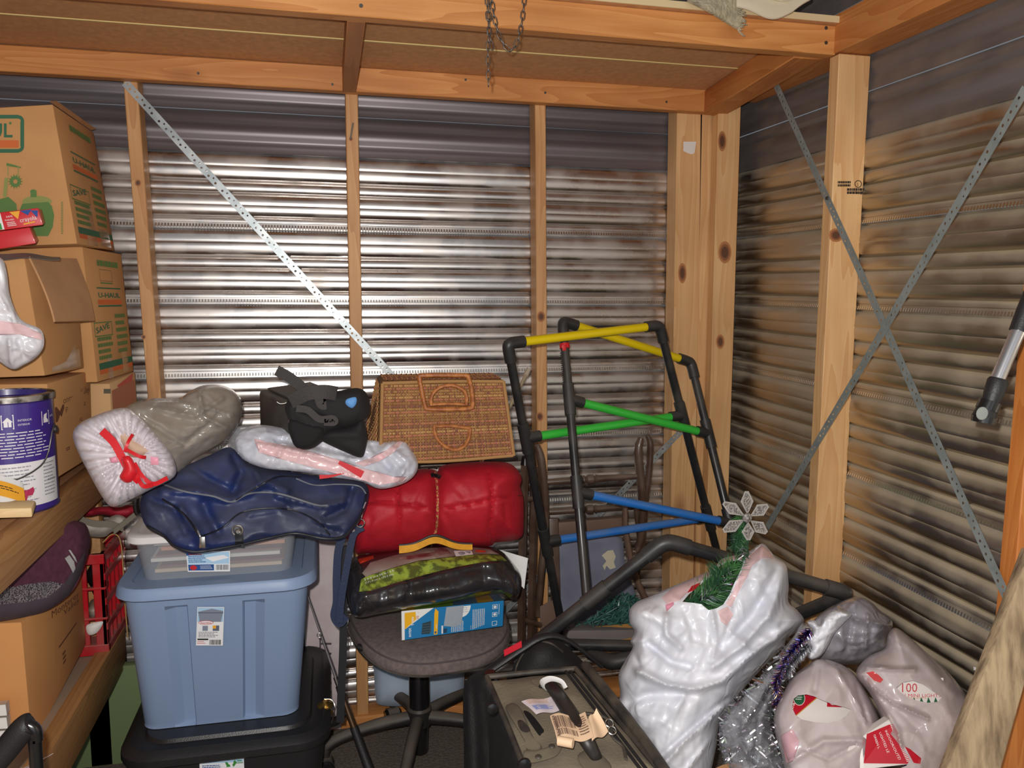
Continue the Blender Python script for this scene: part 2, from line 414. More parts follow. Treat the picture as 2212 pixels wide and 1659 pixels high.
        for key, poly in s.regions.items():
            if key in groups:
                idx = sorted({i for t in groups[key] for i in t}); mp = {a: b for b, a in enumerate(idx)}
                vv = [fr[i] for i in idx]; ff = orient(vv, [tuple(mp[i] for i in t) for t in groups[key]])
                obj(key.split('#')[0], vv, ff, (regmats or {})[key], body if parent else body, angle=60)
        s.body = body; return body
    def pmap(s, q00, q10, q11, q01):
        def f(u, v, l):
            x = q00[0]*(1-u)*(1-v)+q10[0]*u*(1-v)+q11[0]*u*v+q01[0]*(1-u)*v
            y = q00[1]*(1-u)*(1-v)+q10[1]*u*(1-v)+q11[1]*u*v+q01[1]*(1-u)*v
            return s.surf(x, y, l+.0015)
        asp = math.hypot(q10[0]-q00[0], q10[1]-q00[1])/max(1, math.hypot(q01[0]-q00[0], q01[1]-q00[1]))
        return Print(f, asp)
# ================================================================ SETTING
YB, XR = 2.53, 1.365
WS = wood('pine_upright', 2, (196, 138, 84), (222, 172, 116), knot=(120, 66, 34))
WSb = wood('pine_upright_bright', 2, (214, 160, 104), (232, 188, 134), knot=(134, 78, 40))
WX = wood('pine_across', 0, (196, 124, 62), (222, 156, 90), knot=(150, 84, 40), ring=1.3)
WY = wood('pine_deep', 1, (188, 112, 54), (212, 142, 78), knot=(140, 76, 36), ring=1.3)
WSh = wood('shelf_pine', 1, (176, 124, 72), (206, 154, 98), knot=(120, 76, 40), ring=1.6)
BOARD = mat('fibre_board', (204, 150, 100), .8, col2=(186, 134, 88), nscale=60, lo=.3, hi=.7)
BEDGE = mat('board_edge', (214, 190, 146), .8)
ZINC = mat('zinc_strap', (184, 188, 188), .42, .6, col2=(156, 164, 166), nscale=30)
ZINCD = mat('zinc_strap_dull', (152, 158, 156), .6, .3, col2=(134, 142, 140), nscale=30)
NAIL = mat('nail_steel', (90, 86, 80), .5, .8)
def metal_mat(name, col, col2, rough, dust, amt, metal=1.0, streak=.5):
    m = mat(name, col, rough, metal, col2=col2, nscale=3.0, stretch=(.6, .6, 7), lo=.3, hi=.7, dust=dust, dustamt=amt)
    return m
SHEETB = metal_mat('sheet_metal', (214, 208, 204), (200, 193, 188), .27, (170, 150, 130), .10)
SHEETR = metal_mat('sheet_metal_dusty', (204, 196, 182), (172, 162, 144), .34, (190, 172, 142), .75)
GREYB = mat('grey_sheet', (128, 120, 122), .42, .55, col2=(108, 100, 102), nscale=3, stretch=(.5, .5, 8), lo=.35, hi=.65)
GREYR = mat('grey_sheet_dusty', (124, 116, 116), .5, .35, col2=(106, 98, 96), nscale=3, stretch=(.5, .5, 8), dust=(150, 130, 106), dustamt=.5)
SEAM = mat('crimped_edge', (225, 222, 216), .28, 1.0)
# height fraction from the top of a sheet, bulge towards the room (m)
PROF = [(0, .0), (.03, .001), (.05, .006), (.075, .0115), (.11, .0135), (.17, .0148), (.205, .0152), (.215, .0138), (.23, .0152), (.28, .0150), (.33, .0138), (.362, .0110), (.378, .0050), (.392, .0024), (.398, .0),
        (.415, .0060), (.44, .0092), (.48, .0106), (.52, .0100), (.540, .0070), (.554, .0030), (.562, .0),
        (.58, .0072), (.61, .0112), (.66, .0128), (.705, .0136), (.715, .0126), (.73, .0138), (.79, .0130), (.83, .0105), (.85, .0056), (.865, .0026), (.87, .0),
        (.885, .0062), (.90, .0080), (.935, .0078), (.94, .0068), (.985, .0078), (1.0, .0085)]
GPROF = [(0, 0), (.06, .004), (.12, .010), (.2, .012), (.26, .006), (.3, .001), (.36, .006), (.42, .012), (.52, .013), (.60, .010), (.68, .003), (.74, .001), (.80, .005), (.86, .006), (.97, .007), (1.0, .009)]
def sheet_wall(parent, side, z0, z1, a0, a1, m, prof, nd=60):
    """one sheet: extruded profile with gentle dents. side: back (runs along x) / right (runs along y)"""
    V = []; Fc = []; rs = random.Random(int(z0*1000))
    for i in range(nd+1):
        a = a0+(a1-a0)*i/nd
        for t, b in prof:
            z = z1-(z1-z0)*t
            if prof is GPROF: b = b*.7
            d = b*1.0 + .0007*noise.noise(Vector((a*3.1, z*9, 3))) + .0016*max(0, noise.noise(Vector((a*9, z*9, 9)))-.38)
            zz = z+.002*noise.noise(Vector((a*1.6, z0*9, 7)))
            V.append((a, YB-d, zz) if side == 'back' else ((XR-d, a, zz) if side == 'right' else (XL+d, a, zz)))
    n = len(prof)
    for i in range(nd):
        for k in range(n-1):
            q = (i*n+k, i*n+k+1, (i+1)*n+k+1, (i+1)*n+k); Fc.append(q if side != 'right' else q[::-1])
    return obj('metal_sheet', V, Fc, m, parent, angle=38)
def crimp(parent, side, z, a0, a1, sheet_, pitch=.0085):
    """tooth row along the lower lip of a sheet"""
    V = []; Fc = []; a = a0
    while a < a1:
        zz = z+.002*noise.noise(Vector((a*1.6, (z)*9, 7)))
        b = a+pitch*.5; D = .0135
        if side == 'back': q = [(a, YB-D, zz-.001), (b, YB-D, zz-.001), (b, YB-D+.003, zz+.008), (a, YB-D+.003, zz+.008), (a, YB-.004, zz-.002), (b, YB-.004, zz-.002)]
        else: q = [(XR-D, a, zz-.001), (XR-D, b, zz-.001), (XR-D+.003, b, zz+.008), (XR-D+.003, a, zz+.008), (XR-.004, a, zz-.002), (XR-.004, b, zz-.002)]
        k = len(V); V += q; Fc += [(k, k+1, k+2, k+3), (k+1, k, k+4, k+5)]; a += pitch
    o = obj('crimped_edge', V, Fc, SEAM, sheet_, angle=0); o['kind'] = 'stuff'
PITCH, ZTOP = .2215, 1.790
def wall(side, name, a0, a1, mm, gm):
    r = thing(name, None, None, ((a0+a1)/2, YB, 0) if side == 'back' else (XR, (a0+a1)/2, 0), kind='structure')
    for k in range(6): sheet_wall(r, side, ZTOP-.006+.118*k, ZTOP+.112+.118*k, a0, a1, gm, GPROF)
    for i in range(9):
        z1 = ZTOP-PITCH*i; z0 = max(z1-PITCH, -.01)
        if z1 < 0: break
        s_ = sheet_wall(r, side, z0, z1, a0, a1, mm, PROF)
        if z0 > 0: crimp(r, side, z0, a0, a1, s_)
    return r
wb = wall('back', 'wall_back', -1.75, XR, SHEETB, GREYB)
wr = wall('right', 'wall_right', -.4, YB, SHEETR, GREYR)
XL = -1.75
wl = thing('wall_left', None, None, (XL, 1, 0), kind='structure')
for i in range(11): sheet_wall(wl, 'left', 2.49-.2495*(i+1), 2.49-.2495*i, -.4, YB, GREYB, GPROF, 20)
CARPET = mat('floor_carpet', (112, 100, 90), .95, col2=(84, 74, 66), nscale=120, bump=.8, lo=.3, hi=.7)
fl = thing('floor', None, None, (0, .8, 0), kind='structure')
def floor_grid():
    V = []; Fc = []; n, m = 90, 80
    for j in range(m+1):
        for i in range(n+1):
            x = -1.75+3.115*i/n; y = -.9+3.43*j/m; V.append((x, y, .0018*noise.noise(Vector((x*4, y*4, 0)))-.001))
    for j in range(m):
        for i in range(n): a = j*(n+1)+i; Fc.append((a, a+1, a+n+2, a+n+1))
    return V, Fc
obj('carpet', *floor_grid(), CARPET, fl)
obj('slab', *box(-1.9, -3.5, -.1, 1.5, 2.7, -.004), mat('concrete', (130, 124, 116), .9, col2=(110, 104, 98), nscale=9), fl, angle=0)
# trim: bottom plate at the foot of the studs
bp = thing('trim_1', None, None, (0, 2.47, 0), kind='structure')
obj('bottom_plate', *box(-1.7, 2.435, 0, 1.26, 2.515, .036, .002), WX, bp)
# studs (leaning slightly as in the photo)
def lean(x0, x1, y0, y1, zt, xb0, xb1, zb=.036, bev=.002):
    return hexa([(xb0, y0, zb), (xb1, y0, zb), (xb1, y1, zb), (xb0, y1, zb), (x0, y0, zt), (x1, y0, zt), (x1, y1, zt), (x0, y1, zt)], bev, 1)
SY0, SY1 = 2.442, 2.512
def sx(x, y): return PY(x, y, SY0).x
def stud(xt, yt, wd, xb, yb, m=WS, parent=wb, z=2.0):
    a = sx(xt, yt); b = sx(xb, yb); za = PY(xt, yt, SY0).z; zb = PY(xb, yb, SY0).z
    k = (b-a)/(zb-za); X = lambda zz: a+k*(zz-za)
    o = obj('stud', *lean(X(z), X(z)+wd, SY0, SY1, z, X(.036), X(.036)+wd), m, parent); return o
stud(268, 200, .036, 319, 860); s2 = stud(746, 215, .036, 769, 1400); stud(1156, 235, .034, 1161, 1000)
stud(-160, 200, .036, -120, 860)
obj('nail', *tube([PY(763, 265, 2.436), PY(757, 300, 2.440)], .0022, 6), NAIL, s2)
# corner studs
stud(1462, 300, .088, 1448, 1200, WSb); stud(1512, 300, .055, 1503, 1200, WSb)
q0, q1, q2, q3 = PY(1546, 400, 2.395).x, PY(1594, 400, 2.395).x, PY(1530, 1200, 2.395).x, PY(1572, 1200, 2.395).x; obj('stud', *lean(q0, q1, 2.395, 2.437, 1.985, q2-.004, q3), WSb, wr)
obj('paint_smear', *sheet(lambda u, v: PY(1476+28*u-4*v*u, 306+28*v*(1-.4*abs(u-.7)), 2.4405), 4, 4, .0004), mat('white_smear', (232, 224, 216), .7), wb)
# studs of the right wall
RY = 1.845
st = obj('stud', *hexa([(1.272, RY, 0), (1.358, RY, 0), (1.358, RY+.04, 0), (1.272, RY+.04, 0), (1.262, RY, 1.985), (1.352, RY, 1.985), (1.352, RY+.04, 1.985), (1.262, RY+.04, 1.985)], .002, 1), WSb, wr)
obj('stud', *box(1.262, 1.205, 0, 1.35, 1.243, 2.2, .002, 1), wood('orange_pine', 2, (186, 106, 44), (206, 130, 62), knot=(110, 54, 24)), wr)
INK = mat('ink_stamp', (52, 40, 32), .8)
g = printq(PY(1806, 422, RY-.0005), PY(1872, 422, RY-.0005), PY(1872, 388, RY-.0005), PY(1806, 388, RY-.0005))
g.ell(.72, .72, .12, .24, INK, inner=.8); g.text('S', .68, .6, .26, INK); g.words(.05, .5, .5, .9, 2, INK, .7); g.words(.35, .05, .98, .45, 2, INK, .8); g.text('WC', .62, .05, .3, INK)
g.out('grade_stamp', st)
KN = [mat('knot_ring', (178, 118, 70), .6), mat('knot_edge', (140, 86, 50), .6), mat('knot_core', (96, 58, 38), .6)]
def knots(Y, L, par):
    g = ppx_(Y)
    for x, y, a, b in L:
        for k, m in enumerate(KN): g.ell(x, -y, a*(1-.24*k), b*(1-.24*k), m, 18)
    o = g.out('knot', par); o['kind'] = 'stuff'
def ppx_(Y): return Print(lambda u, v, l: PY(u, -v, Y-l*.5-.0002), 1.0)
knots(2.3945, [(1560, 305, 9, 22), (1566, 545, 14, 24), (1556, 738, 9, 16)], wr); knots(RY-.0003, [(1806, 508, 16, 15)], wr)
knots(2.4415, [(1474, 590, 9, 22), (1169, 684, 9, 12), (1166, 900, 8, 10), (298, 395, 7, 8), (310, 728, 5, 5), (758, 300, 4, 5)], wb)
# ------------------------------------------------ perforated straps
def strap(p, q, face, wd=.022, m=ZINC, parent=wb, pitch=.0135):
    p, q = Vector(p), Vector(q); d = (q-p); L = d.length; d.normalize(); n = Vector(face).normalized(); s = d.cross(n).normalized(); n = s.cross(d).normalized()
    N = int(L/pitch); V = []; Fc = []; h = wd/2; sq_ = [(1, 0), (1, 1), (0, 1), (-1, 1), (-1, 0), (-1, -1), (0, -1), (1, -1)]
    for i in range(N):
        c = p+d*pitch*(i+.5); off = (.25 if i % 2 else -.25)*h; r = .0034 if i % 2 else .0026
        k = len(V); kk = pitch/2
        if i % 9 == 8: 
            V += [c+d*a*kk+s*b*h for a, b in ((1, 1), (-1, 1), (-1, -1), (1, -1))]; Fc.append((k, k+1, k+2, k+3)); continue
        V += [c+d*a*kk+s*b*h for a, b in sq_]
        V += [c+s*off+(d*math.cos(t*math.pi/4)+s*math.sin(t*math.pi/4))*r for t in range(8)]
        V += [v-n*.0012 for v in V[-8:]]
        for t in range(8): u = (t+1) % 8; Fc += [(k+t, k+u, k+8+u, k+8+t), (k+8+t, k+8+u, k+16+u, k+16+t)]
    a, b = p, p+d*pitch*N; k = len(V)
    V += [a+s*h, b+s*h, a+s*h-n*.0012, b+s*h-n*.0012, a-s*h, b-s*h, a-s*h-n*.0012, b-s*h-n*.0012]; Fc += [(k, k+1, k+3, k+2), (k+5, k+4, k+6, k+7)]
    for t in range(0, N):   # little screws now and then
        pass
    return obj('brace_strap', V, Fc, m, parent, angle=0)
strap(PY(270, 178, 2.439), PY(856, 822, 2.439), (0, -1, 0))
strap(PY(1478, 925, 2.439), PY(880, 1535, 2.439), (0, -1, 0), .020)
s1 = strap(PX(1668, 166, 1.257), PX(2206, 1362, 1.257), (-1, 0, 0), .021, ZINCD, wr)
strap(PX(2216, 190, 1.254), PX(1655, 1142, 1.254), (-1, 0, 0), .021, ZINCD, wr)
obj('screw', *lathe(PX(1787, 428, 1.2555), [(.0045, -.003), (.005, 0), (.003, .001)], 10, 'X'), NAIL, s1)
# ------------------------------------------------ ceiling: loft platform of boards on joists
ce = thing('ceiling', None, None, (0, 1.9, 2.0), kind='structure')
ZT = 2.055; YF = 1.86; ZB = 1.985; ZBb = 1.945
obj('ceiling_beam', *box(-1.72, YF, ZB, 1.262, YF+.04, ZT, .002, 1), WX, ce)
obj('ceiling_beam', *hexa([(-1.72, 2.40, ZBb), (1.21, 2.40, ZBb+.006), (1.21, 2.441, ZBb+.006), (-1.72, 2.441, ZBb), (-1.72, 2.40, ZBb+.066), (1.21, 2.40, ZBb+.074), (1.21, 2.441, ZBb+.074), (-1.72, 2.441, ZBb+.066)], .002, 1), WX, ce)
obj('ceiling_joist', *hexa([(.055, YF+.04, ZB), (.095, YF+.04, ZB), (.091, 2.40, ZBb), (.053, 2.40, ZBb), (.055, YF+.04, ZT), (.095, YF+.04, ZT), (.091, 2.40, ZBb+.07), (.053, 2.40, ZBb+.07)], .002, 1), wood('brown_pine', 1, (156, 98, 56), (178, 116, 68)), ce)
obj('ceiling_joist', *hexa([(1.17, YF+.04, ZB-.002), (1.25, YF+.04, ZB-.002), (1.25, 2.44, ZBb), (1.17, 2.40, ZBb), (1.17, YF+.04, ZT), (1.25, YF+.04, ZT), (1.25, 2.44, ZBb+.07), (1.17, 2.40, ZBb+.07)], .002, 1), WY, ce)
obj('ceiling_joist', *box(1.256, .3, 1.988, 1.350, 2.40, 2.082, .002, 1), WY, ce)
def bz(y): return ZT+.002 - (y-YF)*(.04/.55)*(1 if y > YF else 0)
def board(x0, x1, y0, y1, lift=0, m=None):
    z = lambda y: bz(y)+lift
    return obj('ceiling_board', *hexa([(x0, y0, z(y0)), (x1, y0, z(y0)), (x1, y1, z(y1)), (x0, y1, z(y1)), (x0, y0, z(y0)+.016), (x1, y0, z(y0)+.016), (x1, y1, z(y1)+.016), (x0, y1, z(y1)+.016)], .001, 1), m or BOARD, ce)
board(-1.72, 1.258, YF-.012, 2.198); board(-1.72, 1.258, 2.204, 2.50)
obj('board_joint', *hexa([(-1.7, 2.196, bz(2.196)-.002), (1.255, 2.196, bz(2.196)-.002), (1.255, 2.2025, bz(2.206)-.002), (-1.7, 2.2025, bz(2.206)-.002), (-1.7, 2.196, bz(2.2)+.004), (1.255, 2.196, bz(2.2)+.004), (1.255, 2.206, bz(2.2)+.004), (-1.7, 2.206, bz(2.2)+.004)], .0005, 1), mat('joint_strip', (226, 206, 140), .5), ce)
obj('edge_strip', *box(-.2, YF-.016, ZT+.002, 1.256, YF-.0125, ZT+.018), BEDGE, ce, angle=0)
for x, y in ((1785, 60), (1785, 92), (780, 12)): obj('nail', *lathe(PY(x, y, YF-.0012), [(.0045, 0), (.0045, .002)], 10, 'Y'), NAIL, ce)
for x, y in ((428, 158), (718, 182), (1006, 172), (1178, 200), (1440, 220)): obj('nail', *lathe(PY(x, y, 2.3985), [(.0035, 0), (.0035, .002)], 10, 'Y'), NAIL, ce)
# roof high above, so that the upper walls do not stand in the open
obj('roof_sheet', *box(-1.9, -.4, 2.5, 1.5, 2.7, 2.53), mat('roof_metal', (120, 122, 124), .6, .4), ce, angle=0)
# ================================================================ LEFT: SHELVES AND BOXES
def pbox(fr, Yf, bk, Yk):
    """front face px TL,TR,BR,BL on plane Yf; right rear edge px top,bottom on plane Yk"""
    tl, tr, br, bl = [PY(x, y, Yf) for x, y in fr]; tb, bb = [PY(x, y, Yk) for x, y in bk]
    return [bl, br, bb, bl+(bb-br), tl, tr, tb, tl+(tb-tr)]
def ppx(Y):
    """print laid on a face of constant Y; u = px, v = -px"""
    return Print(lambda u, v, l: PY(u, -v, Y-l-.0008), 1.0)
CARD = mat('cardboard', (202, 150, 96), .85, col2=(190, 138, 86), nscale=7, lo=.3, hi=.7)
CARD2 = mat('cardboard_dull', (184, 136, 90), .85, col2=(168, 120, 78), nscale=9, lo=.3, hi=.7)
CARDP = mat('cardboard_pale', (206, 164, 116), .85)
PGREEN = mat('print_green', (92, 124, 66), .8); PDG = mat('print_dark_green', (56, 104, 76), .8); POR = mat('print_orange', (206, 104, 52), .8)
PBR = mat('print_brown', (112, 66, 40), .8); PLG = mat('print_light_green', (142, 146, 82), .8)
TAPE = mat('packing_tape', (206, 170, 128), .15, coat=1, spec=.8, alpha=.55)
sh = thing('wooden_shelf', 'pine lumber storage shelf unit along the left side holding boxes and paint can', 'shelf', (-.62, 1.7, 0))
DZ, LZ = .915, .40
obj('front_board', *box(-.64, .75, .828, -.6, 2.43, DZ, .003), WSh, sh)
obj('shelf_board', *box(-1.25, .75, DZ-.018, -.64, 2.43, DZ-.002, .001), BOARD, sh)
obj('front_board', *box(-.64, .9, LZ-.115, -.6, 2.43, LZ, .003), WSh, sh)
obj('shelf_board', *box(-1.25, .75, LZ-.03, -.64, 2.43, LZ-.012, .001), mat('grey_board', (168, 144, 120), .8), sh)
obj('leg', *box(-.70, 1.98, 0, -.641, 2.03, LZ-.03, .002), mat('dark_green_paint', (62, 74, 52), .7), sh)
for y in (.8, 2.3): obj('leg', *box(-1.24, y, 0, -1.20, y+.08, 2.0 if y > 2 else 1.0, .002), WSh, sh)
obj('leg', *box(-.70, 2.385, 0, -.641, 2.43, DZ-.018, .002), WSh, sh)
def cbox(name, label, fr, Yf, bk, Yk, m=CARD, bev=.003, group=None, cat='box'):
    p = pbox(fr, Yf, bk, Yk); t = thing(name, label, cat, (p[0]+p[1]+p[2]+p[3])/4, group)
    return t, p, obj('box_body', *hexa(p, bev, 2), m, t)
# --- top moving box
fA = [(-190, 243), (114, 225), (167, 527), (-140, 538)]
tA, pA, _ = cbox('moving_box', 'tall cardboard moving box with green pottery print, topmost of the left stack', fA, 2.12, [(202, 286), (248, 542)], 2.43)
g = ppx(2.12)
for x0, y0, x1, y1 in ((-150, 248, 40, 256), (-150, 322, 40, 330), (44, 262, 52, 316)): g.rect(x0, -y1, x1, -y0, PDG)
for cx, cy, a in ((40, 262, 0), (40, 316, 270)): g.ell(cx, -cy, 12, 13, PDG, 10, a, a+90, inner=.42)
g.text('U-HAUL', -125, -296, 42, PDG, 152, bold=True); g.rect(-130, -319, 40, -303, POR); g.ell(22, -266, 3, 3, PGREEN, 10)
g.ell(80, -436, 32, 13, PLG, 24, 0, 180); g.ell(80, -436, 32, 9, PLG, 24, 180, 360); g.ell(72, -414, 7, 5, PGREEN); g.rect(66, -426, 79, -412, PGREEN)
g.poly([(48, -440), (43, -452), (42, -475), (52, -495), (66, -510), (104, -510), (114, -490), (117, -465), (112, -445), (104, -436)], PGREEN)
for k in range(14): a = 2*math.pi*k/14; g.poly([(33+17*math.cos(a), -392+17*math.sin(a)), (33+9*math.cos(a+.25), -392+9*math.sin(a+.25)), (33+9*math.cos(a-.25), -392+9*math.sin(a-.25))], PGREEN)
g.ell(33, -392, 12, 12, PGREEN, inner=.4); g.poly([(0, -430), (18, -425), (35, -440), (40, -480), (-40, -480), (-20, -432)], PGREEN)
g.poly([(14, -358), (14, -352), (30, -356), (46, -361), (44, -363)], PGREEN); g.poly([(10, -384), (18, -384), (14, -425), (6, -425)], PLG)
g.rect(16, -380, 18, -358, PLG); g.rect(38, -384, 40, -360, PLG)
g.lines(132, -507, 136, -436, 20, PGREEN, .1); g.out('print', tA)
def side(p, lift=0): return printq(p[1], p[2], p[6], p[5])
for t_ in (tA,): t_['group'] = 'cardboard moving boxes in the left stack'
def hauls(p, t, tall=True):
    g = side(p)
    g.rect(.08, .05, .98, .085, POR); g.rect(.08, .085, .98, .135, PDG)
    g.text('SAVE', .1, .36, .06, PDG, .36, rot=9, bold=True); g.frame(.06, .335, .52, .445, .008, PGREEN)
    g.words(.1, .14, .5, .33, 4, PGREEN, .6); g.words(.62, .16, .95, .5, 6, PGREEN, .55)
    g.rect(.22, .56, .85, .572, PDG); g.rect(.22, .578, .85, .615, POR); g.text('U-HAUL', .24, .632, .055, PDG, .58, bold=True); g.rect(.22, .70, .85, .71, PDG)
    g.words(.3, .87, .85, .92, 1, PGREEN, .9); g.out('print', t)
hauls(pA, tA)
obj('box_flap', *sheet(lambda u, v: pA[5]*(1-u)+pA[6]*u+Vector((.0, -.02+.05*v, .002+.012*v)), 4, 2), CARD2, tA)
g = side(pA); g.rect(.28, .01, .52, .33, TAPE, 1, 4); g.rect(.62, .02, .9, .16, TAPE, 1, 3); g.out('tape', tA)
# --- second box, at the rear
fB = [(-120, 533), (178, 533), (211, 826), (-100, 835)]
tB, pB, _ = cbox('moving_box', 'cardboard moving box with SAVE printed on its side, behind the box with the torn flap', fB, 2.225, [(262, 549), (289, 802)], 2.43)
hauls(pB, tB); tB['group'] = 'cardboard moving boxes in the left stack'
g = side(pB); g.rect(.3, .0, .42, .19, TAPE, 1, 4); g.rect(.7, .02, .86, .22, TAPE, 1, 3); g.rect(.34, .74, .66, .75, PGREEN); g.frame(.34, .76, .66, .85, .003, PBR); g.out('tape', tB)
g = ppx(2.225); g.lines(188, -680, 193, -634, 10, PGREEN, .1); g.out('print', tB)
# --- third box with flap hanging down
fC = [(-200, 562), (53, 558), (97, 812), (-160, 822)]
tC, pC, _ = cbox('cardboard_box', 'cardboard box with torn flap hanging down its side, in the middle of the left stack', fC, 1.96, [(163, 560), (182, 795)], 2.20)
def flapf(u, v):
    a = PY(60+(101-60)*0, 0, 1.9)
    q = [(58, 556, 1.955), (160, 560, 2.18), (186, 694, 2.14), (98, 696, 1.92)]
    P4 = [PY(*k) for k in q]
    p = P4[0]*(1-u)*(1-v)+P4[1]*u*(1-v)+P4[2]*u*v+P4[3]*(1-u)*v
    return p + Vector((.018, -.006, 0))*(math.sin(v*math.pi*.6)*.9+.15)
obj('box_flap', *sheet(flapf, 12, 12, .004), mat('cardboard_flap', (184, 138, 98), .85, col2=(196, 148, 104), nscale=12), tC)
g = side(pC); g.rect(.18, .02, .9, .18, TAPE, 4, 2); g.rect(.56, .02, .8, .32, TAPE, 1, 3); g.rect(.34, .3, .37, .52, mat('scuff', (226, 200, 170), .8)); g.words(.42, .44, .8, .52, 3, CARD2, .5); g.out('tape', tC)
# --- M box
fM = [(-190, 832), (102, 829), (117, 1037), (-165, 1060)]
tM, pM, _ = cbox('wine_box', 'cardboard box with brown M lettering on its side, standing on the upper shelf', fM, 1.98, [(195, 801), (200, 985)], 2.26)
g = side(pM); g.text('M', .1, .58, .22, PBR, .22, bold=True); g.text('onterey', .3, .74, .10, PBR, .42); g.text('Peninsula', .34, .63, .09, PBR, .5); g.text('Valley', .72, .76, .11, PBR, .24)
g.text('Reserve', .36, .47, .09, PBR, .38); g.frame(.52, .2, .92, .36, .012, PLG); g.lines(.3, .22, .42, .26, 2, PBR); g.out('print', tM)
# --- small box with dark tape
fS = [(180, 829), (237, 829), (246, 990), (189, 990)]
tS, pS, _ = cbox('small_box', 'small plain cardboard box with strip of dark tape, next to the M box', fS, 2.285, [(292, 803), (302, 960)], 2.43, CARDP)
g = ppx(2.285); g.rect(224, -850, 239, -840, mat('dark_tape', (84, 74, 60), .5)); g.out('tape', tS)
g = side(pS); g.poly([(.25, .93), (.9, 1.0), (.85, .9), (.4, .86)], mat('torn_red', (196, 92, 78), .8)); g.rect(.05, .55, .95, .9, mat('reddish_card', (176, 112, 84), .8)); g.out('print', tS)
# --- red packs on the middle box
RED = mat('pack_red', (206, 36, 42), .45, coat=.3); WHITE = mat('white_print', (232, 230, 226), .6); YEL = mat('pack_yellow', (240, 170, 50), .5)
BLU = mat('pack_blue', (40, 76, 150), .5); TEAL = mat('pack_green', (52, 150, 70), .5); BLK = mat('ink_black', (26, 24, 26), .6)
p = pbox([(-60, 508), (64, 491), (78, 526), (-50, 546)], 1.98, [(70, 488), (84, 520)], 2.09)
t = thing('red_pack', 'flat plain red box lying under the bright party pack', 'pack', p[0]); obj('pack_body', *hexa(p, .002), RED, t)
p = pbox([(-60, 466), (82, 449), (93, 486), (-50, 505)], 1.99, [(90, 452), (98, 482)], 2.09)
t = thing('crayon_pack', 'red yellow and blue printed pack lying on top of the plain red box', 'pack', p[0]); obj('pack_body', *hexa(p, .002), RED, t)
g = printq(p[0], p[1], p[5], p[4]); g.rect(.30, .04, .42, .96, WHITE); g.rect(.33, .05, .39, .4, TEAL); g.rect(.2, .05, .3, .95, YEL); g.text('SAFE', .49, .66, .14, WHITE, .1); g.text('WASHABLE', .46, .48, .13, WHITE, .14); g.words(.48, .12, .62, .4, 3, WHITE)
g.poly([(.56, .95), (.72, .95), (.66, .5)], YEL); g.poly([(.72, .95), (.9, .95), (.82, .65)], BLU); g.poly([(.88, .9), (.99, .85), (.95, .45)], BLU); g.text('crayola', .68, .3, .34, WHITE, .26, rot=4); g.poly([(.72, .14), (.9, .2), (.9, .28), (.72, .22)], YEL)
g.out('print', t)
t = thing('putty_knife', 'thin grey flat blade lying on the edge of the open box', 'tool', PY(60, 552, 1.89))
obj('blade', *sheet(lambda u, v: PY(-20+150*u, 548+8*u*u+(14-8*u)*v+2*math.sin(9*u), 1.95+.02*v*-1+.04*u), 12, 2, .002), mat('dull_steel', (128, 124, 118), .5, .6), t)
# --- white plastic bag hanging in front
PLW = mat('white_plastic', (226, 224, 228), .32, col2=(212, 210, 216), nscale=8, coat=.3, spec=.6, crinkle=9)
PINK = mat('pink_plastic', (232, 196, 198), .32, coat=.4)
t = thing('plastic_bag', 'white plastic bag with pink band hanging in front of the torn-flap box', 'bag', PY(20, 790, 1.80))
pf = Puff([(-60, 540), (0, 556), (14, 585), (22, 640), (45, 690), (88, 712), (95, 745), (80, 770), (52, 788), (24, 797), (-20, 770), (-60, 760)], 1.80, .04, step=4, amp=.006, freq=14, crease=.007, cfreq=12, ridge=.004, rfreq=11, folds=[([(0, 560), (30, 680)], 6, .01), ([(20, 735), (25, 790)], 5, .008), ([(40, 735), (55, 780)], 5, -.008)],
          regions={'pink_band': [(-40, 690), (0, 693), (45, 700), (90, 722), (93, 735), (40, 722), (-40, 722)]})
pf.build('bag_body', PLW, t, regmats={'pink_band': PINK})
# --- paint can
c = PY(22, 955, 1.885); r = .085; z0, z1 = DZ, DZ+.25
t = thing('paint_can', 'large purple and white labelled metal paint can on the upper shelf', 'can', (c.x, c.y, z0))
PUR = mat('label_purple', (62, 40, 128), .35, coat=.3); CANM = mat('can_steel', (120, 116, 112), .35, .9); LW = mat('label_white', (226, 222, 222), .4, coat=.2)
obj('can_body', *lathe((c.x, c.y, 0), [(r-.004, z0), (r, z0+.003), (r+.002, z0+.006), (r, z0+.010), (r, z1-.014), (r+.003, z1-.010), (r+.003, z1), (r-.010, z1), (r-.012, z1-.012), (r-.02, z1-.014), (r-.022, z1-.05)], 64), mat('can_paint', (54, 40, 112), .35, coat=.3), t)
obj('can_rim', *lathe((c.x, c.y, 0), [(r+.004, z1-.011), (r+.0045, z1+.001), (r-.009, z1+.002), (r-.0095, z1-.008)], 64, cap=False), mat('rim_dark', (62, 56, 54), .4, .7, col2=(190, 184, 176), nscale=25, lo=.45, hi=.6), t)
def canmap(u, v, l):
    a = math.radians(-150+u*150); return Vector((c.x+(r+l)*math.cos(a), c.y+(r+l)*math.sin(a), z0+(z1-z0)*v))
g = Print(canmap, 1.1)
g.rect(0, .06, 1, .45, LW, 40, 1); g.rect(0, .45, 1, .94, PUR, 40, 1); g.rect(0, .03, 1, .07, PUR, 40, 1)
for u in (.47, .82): g.frame(u, .74, u+.10, .86, .008, LW)
g.poly([(.49, .76), (.55, .76), (.55, .80), (.562, .80), (.52, .84), (.478, .80), (.49, .80)], LW); g.poly([(.84, .76), (.9, .76), (.9, .78), (.88, .8), (.89, .84), (.85, .83), (.84, .79)], LW)
